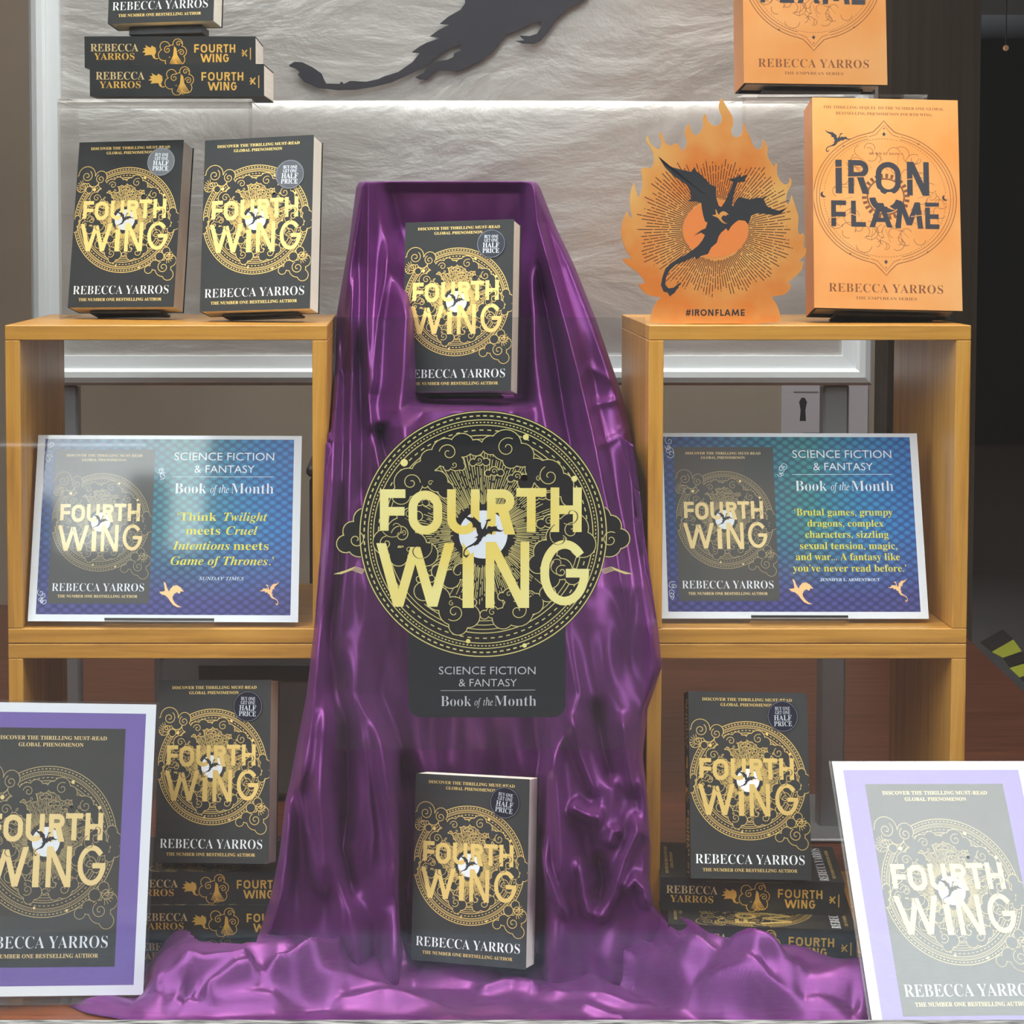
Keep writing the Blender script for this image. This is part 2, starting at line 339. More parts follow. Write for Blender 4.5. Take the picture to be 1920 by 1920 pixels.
            q = min(rx, H/2-w/2); arc(cx, y1-w/2-q, rx, q, 0, pi); arc(cx, y0+w/2+q, rx, q, pi, 2*pi)
            R(x0, y0+w/2+q, x0+w, y1-w/2-q); R(x1-w, y0+w/2+q, x1, y1-w/2-q)
        elif ch == 'U':
            q = rx; arc(cx, y0+w/2+q, rx, q, pi, 2*pi); R(x0, y0+w/2+q, x0+w, y1); R(x1-w, y0+w/2+q, x1, y1)
        elif ch == 'R':
            h = H*0.52; ry = h/2-w/2; cy = y1-h/2; xr = x1-w/2-ry
            R(x0, y0, x0+w, y1); R(x0+w, y1-w, xr, y1); R(x0+w, y1-h, xr, y1-h+w); arc(xr, cy, ry, ry, -pi/2, pi/2)
            Q((cx-w*.35, y1-h+w*.3), (x1-w*1.1, y0), (x1+w*.1, y0), (cx+w*.85, y1-h+w*.3))
        elif ch == 'N': R(x0, y0, x0+w, y1); R(x1-w, y0, x1, y1); Q((x0, y1), (x1-w*1.2, y0), (x1, y0), (x0+w*1.2, y1))
        elif ch == 'W':
            a = (x1-x0)/4; k = w*1.12
            for (p, q2, ya, yb) in ((x0, x0+a, y1, y0), (x0+2*a, x0+a, y0+H*.94, y0), (x0+2*a, x0+3*a, y0+H*.94, y0), (x1, x0+3*a, y1, y0)):
                Q((p-k/2, ya), (p+k/2, ya), (q2+k/2, yb), (q2-k/2, yb))
        elif ch == 'A':
            k = w*1.1; Q((cx-k/2, y1), (cx+k/2, y1), (x0+k, y0), (x0, y0)); Q((cx-k/2, y1), (cx+k/2, y1), (x1, y0), (x1-k, y0)); R(x0+(x1-x0)*.25, y0+H*.22, x1-(x1-x0)*.25, y0+H*.22+w*.9)
        elif ch == 'M':
            k = w*1.1; xa, xb = x0+(x1-x0)*.2, x1-(x1-x0)*.2
            Q((xa-k/2, y1), (xa+k/2, y1), (x0+k, y0), (x0, y0)); Q((xb-k/2, y1), (xb+k/2, y1), (x1, y0), (x1-k, y0))
            Q((xa-k/2, y1), (xa+k/2, y1), (cx+k/2, y0+H*.12), (cx-k/2, y0+H*.12)); Q((xb-k/2, y1), (xb+k/2, y1), (cx+k/2, y0+H*.12), (cx-k/2, y0+H*.12))
        elif ch == 'G':
            ry = H/2-w/2; cy = (y0+y1)/2; arc(cx, cy, rx, ry, math.radians(38), math.radians(360-4), 40); R(cx+w*.15, cy-w*.55, x1, cy+w*.45)

def smooth_poly(pts, it=1):
    p = [tuple(map(float, q)) for q in pts]
    for _ in range(it):
        o = []
        for i in range(len(p)):
            a, b = p[i], p[(i+1) % len(p)]; o += [(a[0]*.8+b[0]*.2, a[1]*.8+b[1]*.2), (a[0]*.2+b[0]*.8, a[1]*.2+b[1]*.8)]
        p = o
    return p
# winged beasts, own plain outlines in a unit box
DRG = [(345,510),(375,560),(430,590),(520,615),(610,635),(635,595),(650,630),(690,660),(730,700),(760,735),(808,755),(805,800),(812,850),(830,905),(850,915),(880,870),(900,830),(925,770),(945,715),(905,695),(950,685),(985,672),(990,655),(1010,675),(1050,655),(1052,672),(1035,690),(1045,710),(1010,715),(980,720),(955,790),(945,840),(935,900),(945,910),(975,850),(1000,835),(1080,855),(1130,840),(1175,845),(1210,820),(1190,860),(1215,910),(1270,935),(1320,945),(1380,915),(1330,965),(1270,980),(1200,970),(1120,965),(1090,985),(1080,1020),(1065,1055),(1040,1025),(990,1020),(960,1040),(930,1070),(905,1110),(890,1085),(850,1120),(830,1150),(815,1200),(770,1240),(745,1290),(710,1300),(680,1310),(650,1340),(640,1310),(600,1330),(545,1355),(490,1375),(440,1420),(410,1480),(405,1535),(430,1565),(470,1560),(500,1535),(530,1515),(505,1560),(480,1600),(440,1630),(425,1600),(390,1590),(370,1540),(380,1480),(400,1420),(440,1370),(500,1330),(560,1300),(620,1260),(665,1225),(700,1180),(720,1140),(690,1120),(630,1145),(690,1100),(725,1085),(740,1040),(720,1030),(705,980),(695,930),(690,885),(650,870),(580,870),(610,850),(600,790),(575,740),(530,710),(460,660),(400,600)]
BEAST = [((x-345)/1035, (1630-y)/1120) for x, y in DRG]
LEAFY = [(640,405),(665,420),(690,430),(700,410),(735,430),(740,470),(725,500),(735,525),(765,525),(745,535),(715,525),(700,495),(670,495),(630,500),(645,475),(610,470),(640,450),(620,435),(650,430)]
LEAFY = [((x-610)/155, (535-y)/130) for x, y in LEAFY]
GLIDER = [(.18, .98), (.26, .92), (.32, .74), (.40, .60), (.46, .72), (.56, .82), (.70, .84), (.84, .76), (.97, .60), (.86, .62), (.80, .52), (.70, .58), (.60, .52), (.54, .40), (.56, .30), (.64, .18), (.76, .08), (.90, .02), (.74, .02), (.58, .10), (.46, .24), (.38, .36), (.26, .46), (.12, .50), (.02, .60), (.14, .60), (.24, .62), (.22, .80)]
def beast(pr, shape, x0, y0, x1, y1, m, lay, flip=False):
    pr.poly([((x0+(1-u if flip else u)*(x1-x0)), y0+v*(y1-y0)) for u, v in shape], m, lay)

def cloud(pr, puffs, w, line, fill, lay):
    for x, y, r in puffs: pr.disc(x, y, r, line, lay, 20)
    for x, y, r in puffs: pr.disc(x, y, r-w, fill, lay+1, 20)
def curl(pr, x, y, r, w, line, lay, turns=1.35, ph=0.0, hand=1):
    t = np.linspace(0, 1, 26); a = ph+hand*t*turns*2*math.pi; rr = r*(1-0.85*t)
    pr.stroke(np.stack([x+rr*np.cos(a), y+rr*np.sin(a)], 1), w, line, lay)
def arcs(cx, cy, rx, ry, a0, a1, n, r0, r1, rnd):
    return [(cx+rx*math.cos(a), cy+ry*math.sin(a), rnd.uniform(r0, r1)) for a in np.linspace(math.radians(a0), math.radians(a1), n)]

LETTERS = [('F', -.83, .030, -.625, .365), ('O', -.60, .0, -.33, .355), ('U', -.29, .0, -.03, .365), ('R', .03, .0, .25, .365), ('T', .265, .02, .505, .375), ('H', .54, .02, .79, .38),
           ('W', -.82, -.585, -.27, -.07), ('I', -.165, -.595, -.075, -.06), ('N', .02, -.595, .37, -.06), ('G', .46, -.575, .85, -.045)]
def emblem(pr, cx, cy, R, gold, line, fill, moon, ink, corner, lw, seed=3):
    """Ringed moon emblem with clouds, rays, title letters and a small flying beast; radius R (mm), centred on cx, cy."""
    rnd = random.Random(seed); X = lambda u: cx+u*R; Y = lambda v: cy+v*R
    for r, w in ((.99, 1.2), (.925, 1.0), (.882, 1.0), (.80, 1.0), (.77, .8)): pr.ring(cx, cy, r*R, lw*w, line, 1, 120)
    pr.dashes(cx, cy, .957*R, lw*1.5, 110, .55, line, 1); pr.dashes(cx, cy, .904*R, lw*1.2, 190, .5, line, 1); pr.dashes(cx, cy, .842*R, lw*1.2, 84, .5, line, 1)
    for q in (.735, .70): pr.ring(cx, cy, q*R, lw*.8, line, 1, 90, math.radians(50), math.radians(130)); pr.ring(cx, cy, q*R, lw*.8, line, 1, 90, math.radians(230), math.radians(310))
    rays_ = []
    for k in range(170):
        a = 2*math.pi*k/170+rnd.uniform(-.008, .008); r = rnd.uniform(.24, .27); end = .66 if 50 < math.degrees(a) < 130 else rnd.uniform(.45, .62)
        while r < end:
            l = rnd.uniform(.06, .2); rays_.append((X(r*math.cos(a)), Y(r*math.sin(a)), X(min(r+l, end)*math.cos(a)), Y(min(r+l, end)*math.sin(a)))); r += l+rnd.uniform(.012, .03)
    pr.segs(rays_, lw*.72, line, 1)
    # cloud banks, upper and lower
    cl = lambda pf, lay: cloud(pr, [(X(a), Y(b), c*R) for a, b, c in pf], lw*.95, line, fill, lay)
    cl([(-.60, .42, .12), (-.48, .50, .10), (-.37, .43, .09), (-.66, .32, .08), (-.30, .36, .07)], 2); cl([(-.30, .66, .12), (-.17, .72, .10), (-.42, .60, .09), (-.06, .70, .07), (-.22, .58, .07)], 2)
    cl([(.18, .72, .13), (.31, .64, .10), (.06, .72, .08), (.22, .60, .07)], 2); cl([(.52, .48, .13), (.63, .40, .10), (.42, .53, .09), (.34, .42, .07), (.70, .30, .08)], 2)
    cl([(-.66, .02, .12), (-.78, -.06, .11), (-.55, -.08, .10), (-.46, -.16, .10), (-.68, -.18, .08)], 2); cl([(.72, .05, .13), (.60, -.02, .10), (.80, -.08, .11), (.50, -.14, .10), (.44, -.24, .08)], 2)
    cl([(-.24, -.62, .12), (-.36, -.52, .10), (-.12, -.66, .10), (-.20, -.74, .08), (-.48, -.46, .08)], 2); cl([(.28, -.62, .13), (.16, -.68, .09), (.40, -.56, .09), (.52, -.48, .07), (.22, -.50, .07)], 2)
    cl([(-.26, -.36, .08), (-.17, -.30, .07), (-.36, -.30, .06)], 2); cl([(.63, -.28, .09), (.54, -.36, .08), (.72, -.34, .07)], 2)
    for (u, v, r, ph, hd) in ((-.58, .42, .075, 0, 1), (-.28, .66, .075, 3, -1), (.19, .70, .085, 1, 1), (.53, .47, .085, 2, 1), (-.66, .0, .08, 3, -1), (.71, .03, .08, 0, 1), (-.23, -.63, .075, 4, 1), (.28, -.62, .085, 2, -1), (.63, -.30, .055, 1, 1), (-.78, -.07, .06, 1, 1)):
        curl(pr, X(u), Y(v), r*R, lw*.9, line, 4, 1.3, ph, hd)
    rn2 = random.Random(8)
    for k in range(22):
        a = 2*math.pi*k/22+rn2.uniform(-.1, .1); r = rn2.uniform(.50, .66); u, v = r*math.cos(a), r*math.sin(a); q = rn2.uniform(.035, .055)
        cl([(u, v, q), (u+q*1.3, v-q*.3, q*.8), (u-q*1.2, v-q*.4, q*.75)], 2); curl(pr, X(u), Y(v), q*.6*R, lw*.7, line, 4, 1.1, rn2.uniform(0, 6), 1)
    # moon and title
    pr.disc(X(0), Y(0), .215*R, fill, 4, 40); pr.disc(X(0), Y(0), .195*R, moon, 5, 40)
    for ch, a, b, c, d in LETTERS: pr.glyph(ch, X(a), Y(b), X(c), Y(d), .070*R, gold, 6)
    # wisps of cloud line crossing the letters
    for (u, v, r, ph, hd) in ((-.72, .06, .10, 3.5, 1), (-.52, -.12, .11, 0.5, -1), (.62, -.02, .11, 2, 1), (.60, -.24, .09, 5, -1), (-.20, -.30, .07, 1, 1), (.70, .16, .09, 4, 1)):
        curl(pr, X(u), Y(v), r*R, lw*1.0, fill, 7, .8, ph, hd); curl(pr, X(u)+lw*.9, Y(v), r*R, lw*.7, line, 7, .8, ph, hd)
    pr.poly([(X(x), Y(y)) for x, y in ((-.19, -.02), (-.075, -.06), (-.075, -.14), (-.10, -.16))], moon, 7)
    beast(pr, BEAST, X(-.17), Y(-.19), X(.17), Y(.175), ink, 8)
    for u, v, r in ((-.635, .58, .03), (.34, .785, .024), (.73, .45, .024), (-.12, -.865, .018), (.335, -.90, .018)): pr.disc(X(u), Y(v), r*R, gold, 7, 14)
    if corner:
        cl([(-.80, .86, .17), (-.95, .74, .12), (-.66, .74, .11), (-.52, .82, .12), (-.48, .68, .09), (-.90, .62, .09), (-.74, .58, .07)], 2)
        cl([(.80, -.92, .16), (.93, -.78, .12), (.64, -.86, .10), (.52, -.94, .08), (.90, -1.04, .11), (.72, -.70, .09), (.84, -.60, .08)], 2)
        cl([(.97, .02, .11), (.92, .14, .08), (.98, -.12, .09), (.90, -.20, .07)], 2); cl([(-.97, -.05, .08), (-.98, -.16, .07), (-.93, .04, .06)], 2)
        for (u, v, r, ph, hd) in ((-.53, .78, .09, 2, 1), (-.80, .84, .11, 1, -1), (.80, -.90, .11, 2, 1), (.88, -.68, .09, 0, -1), (-.84, .66, .07, 4, 1)): curl(pr, X(u), Y(v), r*R, lw, line, 4, 1.5, ph, hd)
        for k in range(7):
            a = math.radians(100+k*22); pr.segs([(X(-.86+.04*math.cos(a)), Y(.64+.04*math.sin(a)), X(-.86+.13*math.cos(a)), Y(.64+.13*math.sin(a)))], lw*.8, line, 4)
            pr.segs([(X(.86+.04*math.cos(a+3)), Y(-.70+.04*math.sin(a+3)), X(.86+.13*math.cos(a+3)), Y(-.70+.13*math.sin(a+3)))], lw*.8, line, 4)
def cover_art(pr, gold, line, fill, moon, ink, white, lw=.78):
    """front cover of the black paperback, 129 x 198 mm"""
    pr.text('DISCOVER THE THRILLING MUST-READ', 14.6, 188.3, 112.6, 3.1, gold, 1, 'bold')
    pr.text('GLOBAL PHENOMENON', 34.6, 182.6, 92.0, 3.1, gold, 1, 'bold')
    emblem(pr, 62.8, 103.6, 63.2, gold, line, fill, moon, ink, True, lw)
    pr.text('REBECCA YARROS', 4.6, 15.6, 121.8, 10.0, white, 1, 'serif', -.0135)
    pr.text('THE NUMBER ONE BESTSELLING AUTHOR', 12.4, 7.6, 113.8, 3.3, gold, 1, 'bold')

# ------------------------------------------------------------------ the setting
FZ = 0.013                      # shop-window floor
YG = -0.385                     # inner face of the glass
def slab(name, a, b, m, kind='structure', bev=0):
    mb = MB(); mb.box(a, b, m, bev); return tag(mb.obj(name), kind=kind)
def floor_poly():
    mb = MB(); c = [(-3.0, -.385), (3.2, -.385), (3.2, .93), (1.1088, 1.7111), (1.06, 2.12), (-3.0, 2.12)]
    c = [(-3.0, -.385), (2.2, -.385), (2.2, .10), (1.0787, 1.2545), (1.1088, 1.73), (1.12, 2.1), (-3.0, 2.1)]
    n = len(c); vs = [(x, y, FZ) for x, y in c]+[(x, y, FZ-.12) for x, y in c]
    mb.add(vs, [tuple(range(n)), tuple(range(2*n-1, n-1, -1))]+[(i, i+n, (i+1) % n+n, (i+1) % n) for i in range(n)], 'floor'); return tag(mb.obj('floor'), kind='structure')
floor_poly()
slab('floor_shop', (-3.0, -.385, -.42), (3.6, 5.0, -.40), 'dark')
slab('wall_back', (-3.0, 2.1, -.40), (1.0, 2.2, 2.7), 'wall')
slab('wall_left', (-3.1, -.385, -.40), (-3.0, 5.0, 2.7), 'wall')
slab('wall_far', (1.0, 5.0, -.40), (3.6, 5.1, 2.7), 'dark')
slab('wall_right', (3.6, -.385, -.40), (3.7, 5.1, 2.7), 'dark')
slab('wall_blocker_left', (-3.1, YG-.03, -.40), (-.80, YG+.10, 2.7), 'pillar'); slab('wall_blocker_right', (1.05, YG-.03, -.40), (3.7, YG+.10, 2.7), 'pillar')  # unseen opaque piers added to hold back daylight from the sides
slab('trim_pillar', (1.0, 1.98, -.40), (1.185, 2.25, 2.7), 'pillar')
slab('ceiling', (-3.1, -.385, 2.7), (3.7, 5.1, 2.8), 'soffit')
slab('ceiling_soffit', (1.20, 4.2, 1.50), (3.6, 5.0, 2.7), 'soffit')
slab('window_1', (-.80, YG-.008, .066), (1.05, YG-.001, 2.7), 'glass')
mb = MB(); mb.box((-.80, YG-.03, .02), (1.05, YG-.0005, .066), 'board'); mb.box((-.80, YG-.034, .055), (1.05, YG-.009, .0705), 'sealant', .003); tag(mb.obj('window_1_frame'), kind='structure')
slab('window_1_sill', (-3.2, -.66, -.60), (3.4, YG-.034, .062), 'granite', bev=.006)
# the street in front, seen only in the reflections of the glass
M['pavers'] = P('brick_paving', (0.2, 0.13, 0.1), 0.7)
def pavers():
    m = M['pavers']; br = N(m, 'ShaderNodeTexBrick'); tc = N(m, 'ShaderNodeTexCoord'); mp = N(m, 'ShaderNodeMapping'); mp.inputs['Rotation'].default_value = (0, 0, math.radians(35))
    br.inputs['Scale'].default_value = 2.6; br.inputs['Color1'].default_value = (.058, .035, .026, 1); br.inputs['Color2'].default_value = (.042, .029, .023, 1); br.inputs['Mortar'].default_value = (.03, .027, .024, 1); br.inputs['Mortar Size'].default_value = .02
    L(m, tc.outputs['Object'], mp.inputs[0]); L(m, mp.outputs[0], br.inputs[0]); L(m, br.outputs[0], BS(m).inputs['Base Color'])
pavers()
M['facade'] = noisy(P('stone_facade', (0.2, 0.17, 0.14), 0.8), (0.016, 0.014, 0.012), (0.036, 0.031, 0.026), (1, 1, .4), .6, 4)
slab('street_pavement', (-14, -12.0, -.75), (14, -.60, -.60), 'pavers')
mb = MB(); mb.box((-1.75, -12.8, -.60), (16, -12.0, 12.0), 'facade'); mb.box((-7.6, -12.6, -.60), (-1.75, -12.1, 7.35), 'facade'); mb.box((-2.45, -12.6, 7.3), (-2.15, -12.2, 8.1), 'facade'); mb.box((-3.3, -12.6, 7.3), (-3.05, -12.2, 7.9), 'facade'); mb.box((-16, -12.6, -.60), (-7.6, -12.2, 4.6), 'facade')  # unseen roofline, its steps and chimneys shaped to break up sky reflections
for i in range(9):
    for j in range(4): mb.box((-15+i*3.3, -12.0-.25*(i < 4), 1.2+j*2.8), (-13.8+i*3.3, -11.97, 2.9+j*2.8), 'board') if not (i < 4 and j > 1) else None
tag(mb.obj('street_facade'), kind='structure')

# ------------------------------------------------------------------ display cubes (stacked in pairs)
BT, BH, BY0, BY1, BW, TH = 0.722, 0.3485, -0.096, 0.1915, 0.350, 0.0162
XL, XR = -0.4408, 0.2587
def cube(x, z0, z1, label):
    t = empty('display_cube', Matrix.Translation((x+BW/2, (BY0+BY1)/2, z0)), label, 'cube shelf', 'oak display cubes')
    h = z1-z0; w = BW/2; d = (BY1-BY0)/2
    for nm, a, b, m in (('top_panel', (-w, -d, h-TH), (w, d, h), 'oak_x'), ('bottom_panel', (-w, -d, 0), (w, d, TH), 'oak_x'),
                        ('side_panel', (-w, -d, TH+.0002), (-w+TH, d, h-TH-.0002), 'oak_z'), ('side_panel', (w-TH, -d, TH+.0002), (w, d, h-TH-.0002), 'oak_z')):
        q = MB(); q.box(a, b, m, .0008); q.obj(nm, t)
    return t
cube(XL, FZ, BT-BH-.0008, 'lower oak cube on the left, half hidden by the purple-bordered poster')
cube(XL, BT-BH, BT, 'upper oak cube on the left, two black paperbacks standing on it')
cube(XR, FZ, BT-BH-.0008, 'lower oak cube on the right, behind the pale leaning poster')
cube(XR, BT-BH, BT, 'upper oak cube on the right, flame cut-out and copper hardback on it')
CF = BT-BH+TH

# ------------------------------------------------------------------ black paperbacks
PW, PH, PT = 0.129, 0.198, 0.035
def paperback_meshes():
    c = MB(); e = .0005
    c.box((-e, -e, 0), (PW, 0, PH), 'cover'); c.box((-e, PT, 0), (PW, PT+e, PH), 'cover'); c.box((-e, 0, 0), (0, PT, PH), 'cover')
    pr = Print(c, lambda x, y, l: (x/1000, -e-l, y/1000)); pr.clip = (.3, .3, 128.7, 197.7)
    cover_art(pr, 'gold', 'gold_line', 'cover', 'white', 'ink', 'white')
    sp = Print(c, lambda x, y, l: (-e-l, PT-y/1000, PH-x/1000)); sp.clip = (.3, .4, 197.7, 33.6)
    sp.text('REBECCA', 6.9, 18.2, 62.3, 8.6, 'spine_cream', 1, 'serif', -.004); sp.text('YARROS', 11, 8.6, 57.8, 7.6, 'spine_gold', 1, 'serif', -.004)
    beast(sp, LEAFY, 66.5, 9, 86, 25.5, 'spine_gold', 1)
    cloud(sp, [(93, 24, 6), (92, 14, 7), (99, 6, 6), (108, 27, 6), (112, 18, 6.5), (110, 9, 6.5), (102, 18, 8)], .8, 'spine_gold', 'cover', 1)
    curl(sp, 96, 20, 4.5, .8, 'spine_gold', 3, 1.4, 1, 1); curl(sp, 112, 17, 4, .8, 'spine_gold', 3, 1.4, 3, -1); curl(sp, 109, 27, 3.5, .8, 'spine_gold', 3, 1.2, 0, 1)
    for k in range(9): sp.stroke([(104+k*.25, 24-k*.3), (103+k*.5, 14), (99+k*1.7, 1+abs(k-4)*.8)], .75, 'spine_gold', 4)
    for w, y, xs in (('FOURTH', 16.8, ((127, 132.5), (134.5, 142), (144, 151), (153, 159.5), (160.8, 166.5), (168, 174.5))), ('WING', 5.8, ((135, 146.5), (148.2, 150), (152, 158.5), (160.3, 167)))):
        for ch, (a, b) in zip(w, xs): sp.glyph(ch, a, y, b, y+9.6, 1.75, 'spine_gold', 1)
    sp.segs([(182.5, 12.5, 188, 20), (182.5, 20, 188, 12.5), (181.8, 16.2, 185.2, 16.2)], 1.5, 'spine_gold', 1); sp.segs([(192, 8.5, 192, 22.5)], 1.1, 'spine_gold', 1)
    p = MB(); p.box((.0002, .0002, .0004), (PW-.0012, PT-.0002, PH-.0004), 'pages', .0006)
    s = MB(); pr = Print(s, lambda x, y, l: (x/1000, -l, y/1000)); pr.sx = pr.sy = 1.0
    n = 48; vs = [(.017*math.cos(a), -.0000, .017*math.sin(a)) for a in np.linspace(0, 2*math.pi, n, endpoint=False)]; vs += [(x, -.00025, z) for x, y, z in vs]
    s.add(vs, [tuple(range(n, 2*n))]+[(i, (i+1) % n, (i+1) % n+n, i+n) for i in range(n)], 'sticker')
    pr.base = 7
    pr.ring(0, 0, 16.0, .35, 'alu_dull', 1, 60)
    for t, y, a, cp in (('BUY ONE', 6.6, 8.2, 3.6), ('GET ONE', 2.2, 8.2, 3.6), ('HALF', -4.4, 9.6, 5.6), ('PRICE', -10.6, 9.8, 5.2)): pr.text(t, -a, y, a, cp, 'silver_ink', 1, 'bold')
    return c.mesh('cover'), p.mesh('page_block'), s.mesh('price_sticker')
CV, PB, STK = paperback_meshes()
def paperback(mat, label, group, sticker=None):
    t = empty('paperback', mat, label, 'book', group)
    link('cover', CV, t); link('page_block', PB, t)
    if sticker: o = link('price_sticker', STK, t, (sticker[0]/1000, -.0010, sticker[1]/1000)); o.rotation_euler = (0, math.radians(sticker[2]), 0); tag(o, 'dark round half price sticker')
    return t
def stand(mat, w, t, h, gap, label, m='black_plastic', group='black plastic book stands'):
    """small easel: ledge under the book, raking back plate and rear foot, built in the leaning frame of what it holds"""
    e = empty('book_stand', mat, label, 'stand', group); a, b = w*.16, w*.86; g = .0009
    q = MB(); q.box((a, min(.018, t*.4), -gap), (b, t+.006, -g), m, min(.001, (gap-g)*.4)); q.obj('ledge', e)
    q = MB(); q.box((a+.012, t+.0018, -g*.5), (b-.012, t+.0042, h), m, .0006); q.obj('back_plate', e)
    return e
SHOW = 'black paperbacks standing face out'
poses = dict(
    a=(.150, -.2167, -.0082, -.3549, .1052, 1.0668), b=(.2365, -.2378, -.0151, -.3967, .0556, .7354), c=(.2116, -.2570, -.0398, -.2365, -.0162, .7335),
    d=(.1925, -.2889, -.0306, -.0103, .0310, .6395), e=(.1872, -.3482, -.0386, .0009, -.1429, .0375), f=(.2469, -.2182, -.0525, -.2809, -.0971, .1300), g=(.2859, .0012, .0160, .3005, -.1593, .1322))
info = dict(
    a=('black paperback standing on top of the flat stack at upper left', None), b=('left of the two black paperbacks on the left cube, pale bluish sticker', (103, 172, 2)),
    c=('right of the two black paperbacks on the left cube, sticker low over its gold ring', (102, 153.5, 3)), d=('black paperback propped on the purple cloth above the big round decal', (102.6, 170, 1)),
    e=('black paperback standing low in front on the purple cloth', (102, 172, 6)), f=('black paperback standing on books beside the left purple-bordered poster', (103, 169, 2)),
    g=('black paperback standing on books inside the lower right cube', (102, 172.5, -1)))
gaps = dict(a=.011, b=.0045, c=.004, d=.004, e=.004, f=.003, g=.004)
for k in 'abcdefg':
    mt = pose(*poses[k]); paperback(mt, info[k][0], SHOW, info[k][1])
    if k != 'e': stand(mt, PW, PT, .10, gaps[k], {'a': 'black stand under the topmost paperback at upper left', 'b': 'black stand under the left paperback on the left cube', 'c': 'black stand under the right paperback on the left cube', 'd': 'black stand under the paperback on the purple cloth', 'f': 'black stand under the paperback in the lower left cube', 'g': 'black stand under the paperback in the lower right cube'}[k])
FLAT = Matrix(((0, 0, -1, 0), (1, 0, 0, 0), (0, -1, 0, 0), (0, 0, 0, 1)))          # lying, front cover up, spine to the window, head to the left
def flat(x_left, y_front, z_bottom, yaw, label, group):
    return paperback(Matrix.Translation((x_left, y_front, z_bottom)) @ Matrix.Rotation(yaw, 4, 'Z') @ Matrix.Translation((PH, .0006, PT+.0006)) @ FLAT, label, group)
G1, G2, G3 = 'flat stack at upper left', 'flat stack in the lower left cube', 'flat stack in the lower right cube'
SP = .0361
RZ = .9765
flat(-.3640, .020, RZ+.0003, -.02, 'lower of two flat paperbacks on the clear riser, spine outward', G1)
flat(-.3775, .070, RZ+.0003+SP, .0, 'upper of two flat paperbacks on the clear riser, spine outward', G1)
flat(-.312, -.100, FZ+.0003, .01, 'bottom flat paperback in the lower left cube stack, sunk behind purple cloth', G2)
flat(-.307, -.108, FZ+.0003+SP, .0, 'middle flat paperback of the lower left stack, spine half covered by cloth', G2)
flat(-.318, -.104, FZ+.0003+2*SP, .0, 'topmost flat paperback of the lower left stack, under a standing copy', G2)
flat(.273, -.135, FZ+.0003, -.10, 'bottom flat paperback in the lower right cube stack, mostly hidden by cloth', G3)
flat(.275, -.168, FZ+.0003+SP, -.11, 'middle flat paperback of the lower right stack, jutting forward', G3)
flat(.2715, -.122, FZ+.0003+2*SP, -.10, 'topmost flat paperback of the lower right stack, under a standing copy', G3)

